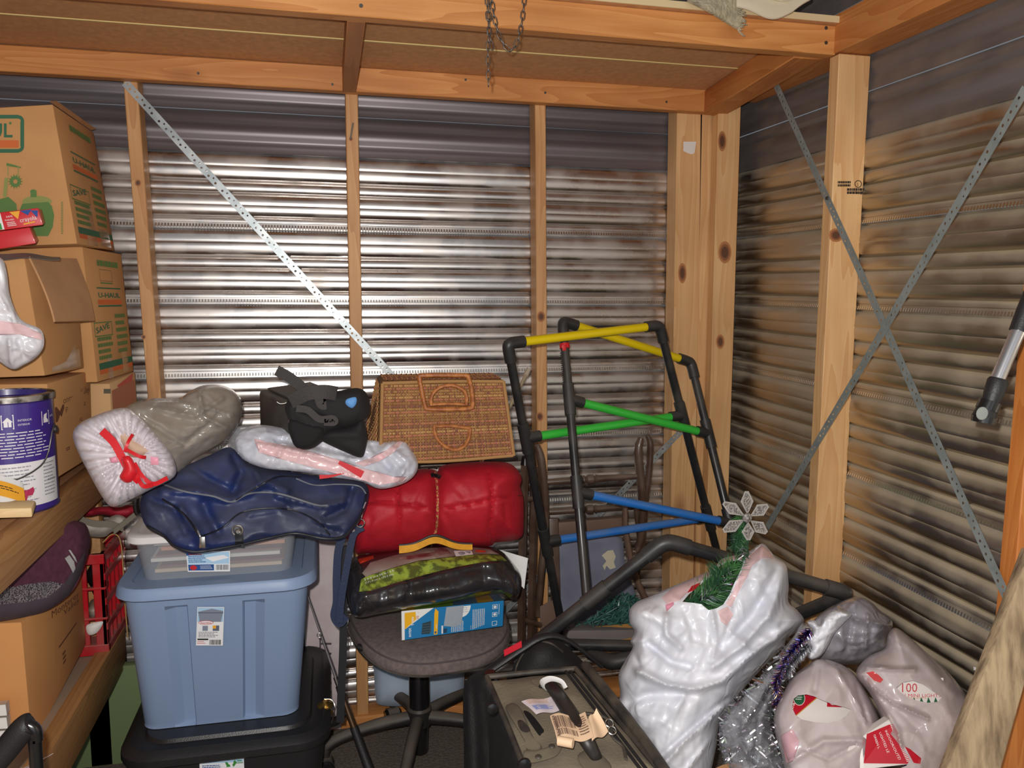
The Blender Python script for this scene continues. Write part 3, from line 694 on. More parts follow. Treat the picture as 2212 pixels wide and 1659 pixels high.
g.text('INTERIOR', .60, .80, .025, LW, .12); g.text('EXTERIOR', .60, .765, .022, LW, .1); g.text('Low Odor', .93, .80, .03, LW, .06)
g.words(.3, .48, .95, .71, 9, LW, .3); g.words(.4, .24, .74, .42, 6, mat('grey_print', (140, 140, 150), .6), .3); g.words(.4, .1, .74, .22, 4, MATS['grey_print'], .3); g.words(.8, .12, .96, .42, 10, MATS['grey_print'], .35)
g.text('ACRYLIC', .84, .26, .025, BLK, .1); PK = mat('magenta_drip', (178, 44, 84), .4)
g.poly([(.56, .18), (.62, .22), (.64, .215), (.69, .235), (.70, .20), (.68, .165), (.64, .165), (.63, .13), (.62, .09), (.605, .09), (.61, .15), (.57, .165)], PK)
g.out('label', t)
obj('handle', *tube([(c.x+(r+.004)*math.cos(math.radians(a)), c.y+(r+.006)*math.sin(math.radians(a)), z0+.135-.06*math.sin(math.radians(-a))**1+.05*math.exp(-((a+4)/14)**2)) for a in range(-180, 10, 10)], .0018, 6, 2), CANM, t)
obj('bail_ear', *tube([(c.x+r-.002, c.y, z0+.17), (c.x+r+.008, c.y, z0+.17)], .008, 12), CANM, t)
# --- papers and moulding on the shelf edge
t = thing('leaflet', 'orange and white printed leaflet lying before the paint can', 'paper', PY(20, 1080, 1.76))
obj('sheet', *sheet(lambda u, v: PY(-40+98*u-8*(1-v), 1022+22*u*u+62*v, 1.80-.05*v-.01*math.sin(3*u)), 10, 8, .002), WHITE, t)
g = Print(lambda u, v, l: PY(-40+98*u-8*v, 1022+22*u*u+62*(1-v), 1.795-.05*(1-v)-.01*math.sin(3*u)-l), 1.6)
g.rect(0, .28, 1, .82, YEL, 10, 4); g.words(.2, .5, .95, .66, 2, BLK, .4); g.out('print', t)
t = thing('wood_moulding', 'short pale pine moulding offcut on the shelf edge', 'wood', PZ(20, 1118, DZ)); WP = wood('pale_pine', 0, (226, 190, 132), (240, 210, 158))
q = [PY(-60, 1122, 1.70), PY(70, 1118, 1.72), PY(78, 1095, 1.76), PY(-60, 1096, 1.75)]; 
obj('strip', *hexa([q[0], q[1], q[2], q[3], q[0]+Vector((0, 0, .02)), q[1]+Vector((0, 0, .02)), q[2]+Vector((0, 0, .014)), q[3]+Vector((0, 0, .018))], .003), WP, t)
obj('strip', *hexa([v+Vector((-.055, -.02, -.004)) for v in [q[0], q[1], q[2], q[3], q[0]+Vector((0, 0, .012)), q[1]+Vector((0, 0, .012)), q[2]+Vector((0, 0, .01)), q[3]+Vector((0, 0, .01))]], .002), WP, t)
# --- lower shelf: box with cushion, crate
f17 = [(-210, 1356), (46, 1344), (70, 1612), (-170, 1650)]
t17, p17, _ = cbox('large_box', 'large cardboard box on the lower shelf under the maroon cushion', f17, 1.87, [(176, 1235), (186, 1392)], 2.26, mat('cardboard_warm', (214, 152, 92), .85, col2=(204, 142, 84), nscale=5))
g = side(p17); g.text('Monterey', .42, .80, .10, PBR, .5, rot=-5); g.text('Valley', .62, .70, .09, PBR, .3, rot=-5); g.lines(.5, .42, .95, .46, 1, PBR); g.lines(.55, .2, .62, .34, 3, PBR); g.out('print', t17)
MAR = mat('maroon_nylon', (98, 52, 72), .75, col2=(82, 42, 60), nscale=60, bump=.3); GRN = mat('grey_piping', (96, 88, 92), .8)
t = thing('seat_cushion', 'maroon padded seat cushion with grey mesh border on the large lower box', 'cushion', PY(60, 1340, 1.85))
pf = Puff([(-80, 1290), (0, 1232), (80, 1165), (130, 1128), (178, 1128), (192, 1150), (194, 1178), (182, 1222), (158, 1275), (110, 1315), (60, 1332), (0, 1342), (-80, 1350)], 1.90, .05, R=26, step=7, slope=(.0012, .0), amp=.003, freq=20,
          regions={'mesh_border': [(-60, 1275), (0, 1272), (60, 1262), (110, 1256), (138, 1262), (105, 1290), (60, 1300), (0, 1306), (-60, 1308)], 'side_band': [(-60, 1308), (0, 1306), (60, 1300), (105, 1290), (138, 1262), (185, 1190), (178, 1235), (150, 1285), (105, 1317), (60, 1334), (0, 1344), (-60, 1350)],
                   'reflective_stripe': [(140, 1206), (150, 1199), (160, 1213), (163, 1228), (158, 1238), (150, 1222)], 'reflective_stripe#2': [(148, 1188), (152, 1188), (163, 1204), (167, 1216), (162, 1211)], 'reflective_stripe#3': [(26, 1246), (40, 1236), (58, 1220), (52, 1232), (36, 1246)]})
REFL = mat('reflective_grey', (190, 186, 184), .4)
pf.build('cushion_body', MAR, t, regmats={'mesh_border': mat('grey_mesh', (142, 134, 136), .6, col2=(66, 56, 64), nscale=300, lo=.45, hi=.55), 'side_band': mat('grey_edge', (84, 72, 82), .8), 'reflective_stripe': REFL, 'reflective_stripe#2': REFL, 'reflective_stripe#3': REFL})
# crate
CR = mat('crate_red', (190, 22, 34), .4, coat=.2, col2=(168, 18, 30), nscale=10, dust=(170, 120, 110), dustamt=.5)
x0, x1, y0, y1, z0, z1 = -.90, -.605, 2.27, 2.50, LZ-.01, LZ+.275
t = thing('milk_crate', 'red plastic lattice crate with odds and ends on the lower shelf', 'crate', ((x0+x1)/2, (y0+y1)/2, z0))
def bars(nm, L, m): 
    for q in L: obj(nm, *box(*q, .002, 1), m, t)
bars('corner_post', [(x1-.03, y0, z0, x1, y0+.012, z1), (x1-.012, y0, z0, x1, y0+.03, z1), (x1-.085, y0+.0005, z0, x1-.045, y0+.008, z1), (x0, y0, z0, x0+.03, y0+.012, z1), (x1-.01, y1-.03, z0, x1, y1, z1)], CR)
bars('rail', [(x0, y0-.002, z, x1+.002, y0+.012, z+h) for z, h in ((z0, .03), (z0+.10, .007), (z0+.185, .007), (z1-.028, .028))], CR)
bars('rail', [(x1-.012, y0, z, x1+.002, y1, z+h) for z, h in ((z0, .03), (z0+.07, .02), (z0+.14, .02), (z0+.21, .02), (z1-.028, .028))], CR)
bars('slat', [(x1-.011, y0+.05+.045*k, z0, x1, y0+.058+.045*k, z1) for k in range(4)], CR)
bars('crate_floor', [(x0, y0, z0, x1, y1, z0+.008)], CR)
bars('back_wall', [(x0, y1-.01, z0, x1, y1, z1)], CR)
def lump(name, label, cat, cx, cy, Y, w, h, m, T=.04, am=.008, seed=1, pts=None, **kw):
    rs = random.Random(seed); ol = pts or [(cx+w*math.cos(a)*(.8+.35*rs.random()), cy+h*math.sin(a)*(.8+.35*rs.random())) for a in [2*math.pi*k/10 for k in range(10)]]
    t = thing(name, label, cat, PY(cx, max(q[1] for q in ol), Y)); Puff(ol, Y, T, step=kw.pop('step', 5), amp=am, freq=kw.pop('freq', 20), seed=seed, **kw).build('body', m, t); return t
lump('black_toy', 'black and white rounded object seen through the crate bars', 'toy', 212, 1248, 2.32, 26, 38, mat('gloss_black', (24, 22, 24), .3, col2=(200, 196, 190), nscale=14, lo=.56, hi=.6))
lump('gold_ornament', 'gold and clear glass trinkets at the bottom of the crate', 'ornament', 205, 1318, 2.33, 22, 22, mat('goldish', (150, 110, 60), .3, .4, col2=(200, 190, 180), nscale=30), seed=4)
lump('paper_note', 'white torn paper scrap poking through the crate', 'paper', 207, 1356, 2.262, 22, 11, mat('paper_white', (232, 228, 222), .7), T=.006, pts=[(188, 1350), (218, 1342), (222, 1348), (210, 1366), (196, 1372), (188, 1366)])
lump('white_cloth', 'crumpled white and grey cloth on top of the red crate', 'cloth', 205, 1148, 2.22, 50, 22, mat('offwhite_cloth', (196, 188, 176), .85, col2=(150, 144, 136), nscale=16), seed=5, pts=[(150, 1135), (175, 1118), (215, 1128), (250, 1112), (272, 1120), (265, 1140), (240, 1150), (225, 1160), (190, 1158), (165, 1145)], ridge=.006)
lump('red_pouch', 'dark red cloth pouch behind the grey strap on the crate', 'pouch', 230, 1105, 2.26, 45, 14, mat('red_cloth', (158, 22, 44), .7), seed=6, pts=[(175, 1112), (195, 1098), (230, 1094), (290, 1092), (300, 1108), (262, 1120), (222, 1112), (192, 1116)])
t = thing('grey_strap', 'folded grey webbing strap lying over the cloth on the crate', 'strap', PY(230, 1140, 2.17))
GST = mat('grey_webbing', (116, 108, 94), .8)
obj('webbing', *sheet(lambda u, v: PY(172+95*u, 1112+24*u+4*math.sin(6*u)+14*v, 2.17+.02*u), 16, 2, .003), GST, t)
obj('webbing', *sheet(lambda u, v: PY(245+55*u, 1142-44*u+13*v, 2.16+.02*u), 12, 2, .003), GST, t)
t = thing('twine', 'thin tan twine hanging down the side of the red crate', 'string', PY(270, 1380, 2.2))
obj('strand', *tube([PY(x, y, 2.215) for x, y in ((222, 1172), (240, 1155), (255, 1158), (262, 1180), (266, 1230), (268, 1280), (272, 1330), (276, 1378))], .0016, 6, 5), mat('jute', (170, 136, 84), .9), t)
# green bin below, papers, black handle
c0 = PZ(300, 1545, .0)
t = thing('green_panel', 'green painted board standing on the floor under the lower shelf', 'board', (-.7, 2.40, 0))
obj('panel', *box(-1.1, 2.385, .0, -.40, 2.415, .30, .002), mat('green_paint', (108, 124, 82), .75), t)
t = thing('paper_stack', 'stack of white printed papers left of the large lower box', 'paper', PY(0, 1650, 1.78))
for k in range(4): obj('sheet', *hexa(pbox([(-70, 1530+28*k), (12+2*k, 1522+28*k), (15+2*k, 1546+28*k), (-70, 1552+28*k)], 1.80, [(20+2*k, 1512+28*k), (22+2*k, 1534+28*k)], 1.86), .0008, 1), mat('paper_white', (232, 228, 222), .7), t)
t = thing('torn_paper', 'white and pink paper lying at the front of the lower shelf', 'paper', PZ(80, 1650, LZ+.01))
obj('sheet', *sheet(lambda u, v: PZ(40+75*u, 1662-34*u+10*v-10*v*u, LZ-.004+.01*v), 6, 3, .001), mat('pink_white', (234, 214, 206), .7), t)
BKR = mat('black_rubber', (34, 32, 33), .5, bump=.2, nscale=300); BKG = mat('black_gloss', (24, 23, 24), .25, coat=.4)
Yh = 1.28; a = PY(72, 1560, Yh)
t = thing('hand_truck', 'black foam-gripped tubular handle rising at the lower left corner', 'cart handle', (a.x, a.y, 0))
obj('grip', *tube([PY(-60, 1700, Yh), PY(0, 1634, Yh), PY(52, 1572, Yh), PY(66, 1562, Yh)], [.019, .019, .0185, .015], 18, 6), BKR, t)
obj('tube', *tube([PY(60, 1566, Yh), PY(74, 1575, Yh), PY(78, 1600, Yh), PY(80, 1680, Yh), Vector((PY(80, 1680, Yh).x, Yh, .0))], .0095, 14, 6), BKG, t)
# ================================================================ CENTRE LEFT: TOTES, DUFFEL, LAMPSHADE, BRACE
def rring(cx, cy, w, d, r, z, notch=0, n0=-.33, n1=.30, nseg=5, tilt=0):
    """rounded rectangle ring; notch recesses side strips left and right of the raised middle panel on the front"""
    P = []; hx, hy = w/2, d/2
    for (qx, qy, a0) in ((hx-r, hy-r, 0), (-hx+r, hy-r, 90), (-hx+r, -hy+r, 180)):
        for k in range(nseg+1): a = math.radians(a0+90*k/nseg); P.append((cx+qx+r*math.cos(a), cy+qy+r*math.sin(a), z))
    e = .018
    for t in (n0-.0, n0+.06, n1-.06, n1): pass
    for u, dd in ((n0*w/2-e*2.6, 0), (n0*w/2-e*1.4, notch), (n0*w/2, notch), (n0*w/2+.004, 0), (0, 0), (n1*w/2-.004, 0), (n1*w/2, notch), (n1*w/2+e*1.4, notch), (n1*w/2+e*2.6, 0)):
        P.append((cx+u, cy-hy+dd, z))
    for k in range(nseg+1): a = math.radians(270+90*k/nseg); P.append((cx+hx-r+r*math.cos(a), cy-hy+r+r*math.sin(a), z))
    return P
def loft(rings, cap0=True, cap1=True):
    V = []; Fc = []; n = len(rings[0])
    for R_ in rings: V += R_
    for i in range(len(rings)-1):
        for k in range(n): Fc.append((i*n+k, i*n+(k+1) % n, (i+1)*n+(k+1) % n, (i+1)*n+k))
    if cap0: Fc.append(tuple(range(n-1, -1, -1)))
    if cap1: Fc.append(tuple((len(rings)-1)*n+k for k in range(n)))
    return V, Fc
def rr(cx, cy, w, d, r, z): return rring(cx, cy, w, d, r, z, 0)
BTOTE = mat('tote_blue', (134, 154, 186), .42, spec=.4, bump=.06, nscale=400)
KTOTE = mat('tote_black', (38, 37, 38), .36, spec=.45, bump=.12, nscale=350)
# black tote
kx, ky = -.262, 2.16
t = thing('storage_tote', 'black plastic storage tote with lid, standing on the floor under the blue tote', 'tote', (kx, ky, 0), 'storage totes stacked on the floor')
obj('tote_body', *loft([rr(kx, ky, .40, .43, .05, 0), rr(kx, ky, .41, .44, .055, .01), rr(kx, ky, .46, .49, .06, .24), rr(kx, ky, .46, .49, .06, .27)]), KTOTE, t)
obj('lid', *loft([rr(kx, ky, .485, .53, .07, .264), rr(kx, ky, .495, .54, .08, .269), rr(kx, ky, .495, .54, .08, .286), rr(kx, ky, .475, .52, .075, .296), rr(kx, ky, .455, .50, .07, .301), rr(kx, ky, .44, .48, .07, .296), rr(kx, ky, .40, .43, .06, .296), rr(kx, ky, .39, .42, .06, .304)]), KTOTE, t)
STK = mat('sticker_white', (236, 236, 238), .35); SKB = mat('sticker_blue', (36, 78, 140), .35); SKL = mat('sticker_sky', (170, 205, 232), .4); SRED = mat('sticker_red', (196, 30, 40), .4); SGR = mat('sticker_green', (62, 140, 60), .4)
yy = ky-.246
def stick(px, Y): a = [PY(x, y, Y) for x, y in px]; return printq(*a)
g = stick([(432, 1672), (528, 1668), (526, 1622), (430, 1627)], yy-.001)
g.rect(0, 0, 1, 1, STK); g.rect(.02, .5, .98, .97, SKL); g.poly([(0, 1), (1, 1), (1, .9), (.7, .8), (.3, .83), (0, .55)], SKB); g.ell(.24, .72, .16, .13, SRED); g.text('Sterilite', .12, .67, .12, STK, .24, bold=True)
for k in range(3):
    a = math.radians(90+120*k); cu, cv = .7, .52; ru, rv = .13, .26
    f = lambda r_, b: (cu+ru*r_*math.cos(b), cv+rv*r_*math.sin(b))
    g.poly([f(1, a-.55), f(1.05, a+.35), f(.6, a+.5), f(.55, a-.55)], SGR); g.poly([f(1.25, a+.28), f(.82, a+1.0), f(.42, a+.42)], SGR)
g.words(.06, .1, .5, .42, 4, SKB, .5); g.words(.85, .4, .98, .6, 2, SGR, .5); g.out('sticker', t)
# blue tote
bx = -.283; zb = .3055
def bl(z, k, nt, r=.045):   # k 0 foot .. 1 rim
    w = .375+.045*k; cy = 2.185-.02*k; d = .37+.13*k
    return rring(bx+.012*k, cy, w, d, r, z, nt)
t = thing('storage_tote', 'blue plastic storage tote with lid, stacked on the black tote', 'tote', (bx, 2.18, zb), 'storage totes stacked on the floor')
obj('tote_body', *loft([bl(zb, 0, .0, .04), bl(zb+.006, .01, .012), bl(zb+.012, .03, .014), bl(zb+.17, .46, .014), bl(zb+.335, .9, .014), bl(zb+.345, .93, 0), bl(zb+.39, 1, 0)]), BTOTE, t, angle=30)
q = (bx+.012, 2.165)
obj('lid', *loft([rr(*q, .452, .525, .07, zb+.366), rr(*q, .462, .535, .075, zb+.370), rr(*q, .456, .53, .075, zb+.39), rr(*q, .446, .52, .07, zb+.396), rr(*q, .392, .466, .05, zb+.396), rr(*q, .386, .46, .05, zb+.39), rr(*q, .38, .455, .05, zb+.384)]), BTOTE, t, angle=40)
yf = 2.165-.25+.005
def yl(y): return PY(450, y, 1.93)
g = printq(PY(424, 1392, 1.934), PY(482, 1392, 1.934), PY(485, 1309, 1.918), PY(427, 1309, 1.918))
g.m = (lambda m_: (lambda u, v, l: m_(u, v, l+.004)))(g.m)
g.rect(0, 0, 1, 1, STK); g.rect(.02, .62, .98, .985, SKL); g.poly([(.1, .62), (.9, .62), (.97, .9), (.55, .96), (.04, .88)], mat('sticker_grey', (132, 140, 156), .4)); g.rect(.04, .84, .97, .87, mat('sticker_dark', (100, 108, 126), .4))
g.ell(.34, .6, .28, .055, SRED); g.ell(.34, .6, .26, .045, STK); g.text('Sterilite', .13, .575, .06, SRED, .42, bold=True)
g.rect(.22, .39, .42, .52, MATS['sticker_grey']); g.rect(.60, .39, .84, .53, MATS['sticker_dark']); g.rect(.6, .45, .72, .53, YEL); g.words(.08, .2, .9, .36, 4, BLK, .3); g.rect(.05, .15, .45, .19, BLK); g.bar(.5, .03, .92, .16, BLK, 24); g.words(.05, .03, .4, .12, 2, SRED, .3)
g.out('sticker', t)
# clear tub
zt = zb+.396; ux = -.275
GREYP = mat('clear_tub_plastic', (196, 200, 206), .25, spec=.6, alpha=.38, coat=.3); LIDW = mat('lid_white', (226, 222, 220), .35)
t = thing('clear_tub', 'shallow clear plastic tub of papers with white lid on the blue tote', 'tub', (ux, 2.14, zt))
uy = 2.15
obj('tub_body', *loft([rr(ux, uy, .335, .33, .03, zt-.009), rr(ux, uy, .345, .34, .035, zt-.006), rr(ux, uy, .372, .37, .035, zt+.095)], True, False), GREYP, t)
obj('lid', *loft([rr(ux, uy, .395, .395, .04, zt+.09), rr(ux, uy, .405, .405, .045, zt+.094), rr(ux, uy, .402, .402, .045, zt+.108), rr(ux, uy, .39, .39, .04, zt+.112), rr(ux, uy, .36, .36, .03, zt+.112), rr(ux, uy, .35, .35, .03, zt+.106)]), LIDW, t)
cols = [(214, 190, 160), (150, 90, 80), (226, 222, 214), (150, 92, 84), (206, 140, 96), (222, 216, 206)]
for k in range(6):
    z = zt+.006+.0135*k; o = [0, .012, -.008, .004, .016, 0][k]
    obj('paper_sheet', *box(ux-.145+o, uy-.155, z, ux+.15+o*.5, uy+.14, z+(.003 if k % 2 else .009), .001, 1), mat('paper_%d' % k, cols[k], .8), t)
g = printq(*[PY(x, y, 1.962) for x, y in ((406, 1235), (497, 1234), (497, 1190), (402, 1192))])
g.rect(0, 0, 1, 1, STK); g.rect(.02, .38, .98, .97, SKL); g.poly([(0, 1), (.4, 1), (.2, .88), (0, .8)], SKB); g.rect(.02, .06, .62, .36, SKB); g.bar(.66, .08, .97, .34, BLK, 20); g.words(.04, .42, .45, .8, 4, SKB, .4); g.poly([(.42, .7), (.85, .82), (.98, .68), (.6, .5)], STK)
g.ell(.14, .21, .08, .12, SRED); g.text('Sterilite', .05, .84, .12, SRED, .3, bold=True); g.words(.3, .1, .6, .3, 3, STK, .3); g.out('sticker', t)
# ---- navy duffel
NAVY = mat('navy_nylon', (30, 46, 98), .42, col2=(38, 46, 76), nscale=6, lo=.40, hi=.62, bump=.3, bscale=45, dust=(84, 86, 104), dustamt=.45)
PIPE = mat('dark_piping', (30, 30, 36), .45); STEEL = mat('bright_steel', (200, 196, 190), .25, 1)
ol = [(312, 1062), (302, 1095), (316, 1138), (352, 1160), (372, 1180), (405, 1194), (440, 1194), (520, 1180), (590, 1164), (640, 1156), (700, 1168), (742, 1164), (772, 1134), (790, 1100), (797, 1062), (778, 1040), (700, 1030), (600, 1014), (535, 1000), (498, 966), (455, 982), (395, 1010), (345, 1040)]
t = thing('duffel_bag', 'limp navy blue nylon duffel bag draped over the clear tub', 'bag', PY(500, 1180, 2.0))
pf = Puff(ol, 1.95, .05, R=60, step=5, amp=.006, freq=11, crease=.009, cfreq=6, ridge=.010, rfreq=8, ani=(.8, 1, 1.6), slope=(.0001, -.0010), seed=3, back=.4,
   folds=[([(350, 1058), (430, 1062), (490, 1080), (540, 1062), (600, 1020)], 9, .020), ([(500, 975), (520, 1020), (505, 1070)], 9, -.02), ([(545, 1000), (560, 1040), (620, 1060)], 8, .02), ([(400, 1000), (450, 1035), (500, 1060)], 8, -.014), ([(600, 1070), (690, 1095), (740, 1085)], 8, .018), ([(620, 1100), (700, 1140), (730, 1150)], 9, -.018),
          ([(390, 1100), (420, 1140), (440, 1180)], 9, .02), ([(440, 1090), (470, 1150)], 11, -.018), ([(540, 1110), (600, 1100), (690, 1130)], 9, .014), ([(760, 1060), (745, 1100), (700, 1120)], 8, -.02), ([(330, 1080), (380, 1100), (400, 1150)], 7, -.012)])
body = pf.build('bag_body', NAVY, t)
def on(pf, pts, lift=.003, n=8):
    c_ = catmull([Vector((a, b, 0)) for a, b in pts], n); d, _, _ = pf.depth([(p.x, p.y) for p in c_]); return [PY(p.x, p.y, dd-lift) for p, dd in zip(c_, d)]
obj('piping', *tube(on(pf, [(318, 1136), (355, 1158), (375, 1178), (408, 1190), (440, 1190), (520, 1176), (590, 1160), (640, 1152), (700, 1163), (740, 1159), (768, 1130), (785, 1098), (792, 1064)], .002), .0032, 8), PIPE, t)
obj('piping', *tube(on(pf, [(352, 1046), (400, 1062), (460, 1072), (500, 1084), (540, 1066), (600, 1066), (680, 1090), (708, 1092)]), .0022, 6), mat('piping_light', (120, 122, 128), .4), t)
obj('piping', *tube(on(pf, [(640, 1034), (680, 1048), (730, 1046), (775, 1050), (792, 1068)]), .0018, 6), MATS['piping_light'], t)
obj('zipper', *tube(on(pf, [(350, 1078), (385, 1100), (412, 1128), (430, 1158)]), .0040, 6, sq=.5), PIPE, t)
obj('zipper', *tube(on(pf, [(432, 1160), (480, 1140), (520, 1108), (580, 1098), (640, 1104), (690, 1130), (712, 1155)]), .0036, 6, sq=.5), PIPE, t)
obj('zipper', *tube(on(pf, [(510, 1080), (560, 1050), (600, 1030), (650, 1030)]), .0036, 6, sq=.5), PIPE, t)
def ringat(p, r, rt, m, par, nm='ring', nrm=None):
    p = Vector(p); n = Vector(nrm or (0, -1, .1)).normalized(); s = n.cross(Vector((0, 0, 1))).normalized(); u = s.cross(n)
    return obj(nm, *tube([p+(s*math.cos(a)+u*math.sin(a))*r for a in [2*math.pi*k/20 for k in range(20)]], rt, 8, closed=True), m, par)
obj('buckle', *hexa(pbox([(431, 1160), (443, 1160), (444, 1184), (430, 1184)], pf.surf(437, 1172).y-.008, [(444, 1159), (445, 1183)], pf.surf(437, 1172).y), .001), STEEL, t)
obj('zip_pull', *tube(on(pf, [(422, 1138), (428, 1150), (434, 1162)], .006), .002, 6), STEEL, t)
obj('tab', *sheet(lambda u, v: pf.surf(506+18*u+3*v, 1136+45*v, .004), 3, 8, .002), PIPE, t)
ringat(pf.surf(513, 1146, .009), .011, .0022, STEEL, t)
obj('snap', *lathe(pf.surf(514, 1148, .008), [(.006, 0), (.004, -.003)], 14, 'Y'), STEEL, t)
obj('clip', *tube([PY(x, y, 1.95) for x, y in ((318, 1050), (300, 1062), (294, 1085), (298, 1108), (312, 1106))], [.006, .009, .011, .010, .005], 10, 5, sq=.7), BKG, t)
# shoulder strap hanging at right
NW = mat('navy_webbing', (36, 48, 76), .7, bump=.3, nscale=250)
obj('chain', *tube([PY(x, y, 1.93) for x, y in ((790, 1084), (784, 1100), (781, 1118))], .0022, 6, 3), STEEL, t)
ringat(PY(778, 1130, 1.93), .010, .0018, STEEL, t)
def ribbon(name, px, Y, wd, m, par, th=.0025, yv=None, n=8, tw=None):
    """flat band following px points; width wd px"""
    P_ = catmull([Vector((a, b, 0)) for a, b in px], n); N = len(P_)-1
    def f(u, v):
        i = min(int(round(u*N)), N); p = P_[i]; d = (P_[min(i+1, N)]-P_[max(i-1, 0)]).normalized(); s = Vector((-d.y, d.x))
        ww = wd(u) if callable(wd) else wd; Yy = Y(u) if callable(Y) else Y
        return PY(p.x+s.x*ww*(v-.5), p.y+s.y*ww*(v-.5), Yy+(tw*(v-.5) if tw else 0))
    return obj(name, *sheet(f, N, 2, th), m, par, angle=50)
ribbon('shoulder_strap', [(784, 1138), (766, 1150), (757, 1180), (748, 1230), (738, 1290), (733, 1345)], 1.94, 15, NW, t)
ribbon('shoulder_strap', [(738, 1160), (730, 1195), (727, 1250), (727, 1300), (722, 1330), (733, 1346), (748, 1330)], 1.955, 17, NW, t)
obj('snap', *lathe(PY(763, 1145, 1.935), [(.006, 0), (.004, -.003)], 14, 'Y'), STEEL, t)
ribbon('strap_tail', [(741, 1180), (742, 1300), (741, 1400), (737, 1500), (735, 1560)], 2.02, 17, mat('black_webbing', (30, 29, 33), .7), t)
# ---- pillow-like lampshade in clear plastic with red ribbon
CLRB = mat('dusty_clear_plastic', (148, 138, 126), .16, col2=(168, 158, 146), nscale=5, coat=.8, spec=.8, alpha=.86, crinkle=8)
PLEAT = mat('pleated_white', (222, 214, 218), .4, coat=.6, col2=(204, 196, 204), nscale=6)
t = thing('wrapped_lampshade', 'white pleated drum in clear plastic tied with red ribbon, beside the boxes', 'lampshade', PY(280, 1090, 1.80))
pf = Puff([(262, 884), (290, 868), (330, 860), (385, 860), (410, 845), (440, 832), (478, 832), (508, 846), (522, 868), (520, 905), (500, 940), (470, 965), (420, 992), (395, 1020), (372, 1040), (300, 1078), (255, 1096), (225, 1080), (190, 1010), (180, 940), (210, 900)], 1.99, .08, R=80, step=4, amp=.005, freq=16, crease=.008, cfreq=10, ridge=.004, rfreq=13, ani=(.6, 1, 1.3), seed=9, slope=(.0007, 0),
   folds=[([(330, 880), (420, 900), (480, 860)], 6, .012), ([(300, 900), (400, 960), (470, 900)], 6, -.010), ([(430, 850), (440, 900), (500, 930)], 5, .012), ([(380, 870), (450, 880), (510, 900)], 4, .008)])
pf.build('plastic_wrap', CLRB, t)
cx, cy = 282, 985
def pleat(x, y):
    a = math.atan2(y-cy, x-cx); r_ = math.hypot(x-cx, y-cy); return .006*math.sin(a*34+2*math.sin(a*3))*min(1, r_/60)*(1 if r_ > 12 else .2)+.028*math.exp(-(r_/34)**2)
pw = Puff([(157, 938), (172, 915), (205, 898), (245, 884), (275, 882), (300, 900), (330, 930), (362, 968), (378, 1000), (376, 1030), (330, 1055), (280, 1080), (245, 1095), (225, 1080), (196, 1030), (168, 975)], 1.80, .055, R=34, step=4, amp=.001, freq=30, seed=2, warp=pleat, back=.9)
pw.build('pleated_cover', PLEAT, t)
PLUSH = mat('tan_plush', (192, 160, 138), .9)
Puff([(247, 935), (262, 926), (278, 930), (288, 945), (300, 955), (325, 968), (326, 978), (300, 988), (280, 985), (268, 968), (252, 955)], 1.765, .02, step=5, amp=.001).build('tan_knob', PLUSH, t)
RIB = mat('red_ribbon', (208, 30, 40), .4, coat=.2)
for k, (px, w_) in enumerate([([(220, 930), (245, 955), (262, 985), (275, 1010)], 17), ([(272, 1000), (285, 1025), (300, 1040)], 14), ([(287, 938), (277, 955), (270, 975)], 7), ([(272, 970), (300, 985), (315, 988)], 7), ([(290, 1000), (305, 1025), (330, 1045), (362, 1032)], 9), ([(290, 1010), (302, 1040), (312, 1050), (330, 1047)], 9)]):
    ribbon('ribbon', px, lambda u: 1.735+.01*math.sin(u*3), w_, RIB, t, .0015)
Puff([(262, 990), (280, 985), (292, 1005), (296, 1022), (284, 1040), (270, 1042), (258, 1030), (266, 1012)], 1.735, .012, step=4, amp=.002).build('bow', RIB, t)
for q in ([(236, 990), (252, 985), (256, 998), (240, 1000)], [(325, 986), (342, 988), (343, 1004), (326, 1004)]): Puff(q, 1.738, .004, step=4, smooth=0).build('pink_patch', mat('pink_ribbon', (226, 150, 170), .5), t)
# clear plastic at its right, behind
lump('plastic_wrap', 'crumpled clear plastic sheeting behind the lampshade', 'plastic', 530, 960, 2.15, 40, 30, mat('clear_crumple', (176, 178, 184), .2, coat=.6, alpha=.6, crinkle=9), T=.03, pts=[(500, 930), (530, 920), (565, 925), (575, 950), (560, 985), (520, 1000), (492, 985)], ridge=.01, seed=12)
# ---- white drawstring bag under the brace
WB = mat('white_film', (226, 224, 230), .3, col2=(206, 208, 220), nscale=9, coat=.4, alpha=.93, crinkle=9)
t = thing('drawstring_bag', 'white plastic bag with pink hem and red ties, lying under the black knee brace', 'bag', PY(700, 1050, 2.0))
pf = Puff([(508, 945), (530, 925), (570, 918), (640, 930), (720, 940), (790, 950), (830, 952), (872, 950), (890, 972), (903, 1000), (896, 1026), (868, 1046), (820, 1056), (780, 1040), (715, 1030), (640, 1018), (575, 1012), (530, 995), (510, 970)], 1.98, .035, R=26, step=4, amp=.009, freq=14, crease=.008, cfreq=14, ridge=.006, rfreq=10, seed=5, slope=(0, -.0008),
  regions={'pink_hem': [(548, 946), (575, 955), (640, 966), (720, 990), (778, 1010), (850, 1030), (880, 1030), (870, 1040), (820, 1048), (770, 1034), (700, 1016), (620, 995), (560, 978)], 'pink_hem#2': [(765, 1000), (800, 990), (835, 972), (862, 952), (872, 954), (850, 978), (820, 996), (785, 1008)]},
  folds=[([(560, 960), (640, 975), (760, 1005)], 6, .012), ([(600, 950), (700, 965), (800, 990)], 7, -.016), ([(840, 960), (880, 1000), (860, 1040)], 7, .012), ([(800, 960), (840, 1010)], 6, -.01)])
pf.build('bag_body', WB, t, regmats={'pink_hem': PINK, 'pink_hem#2': PINK})
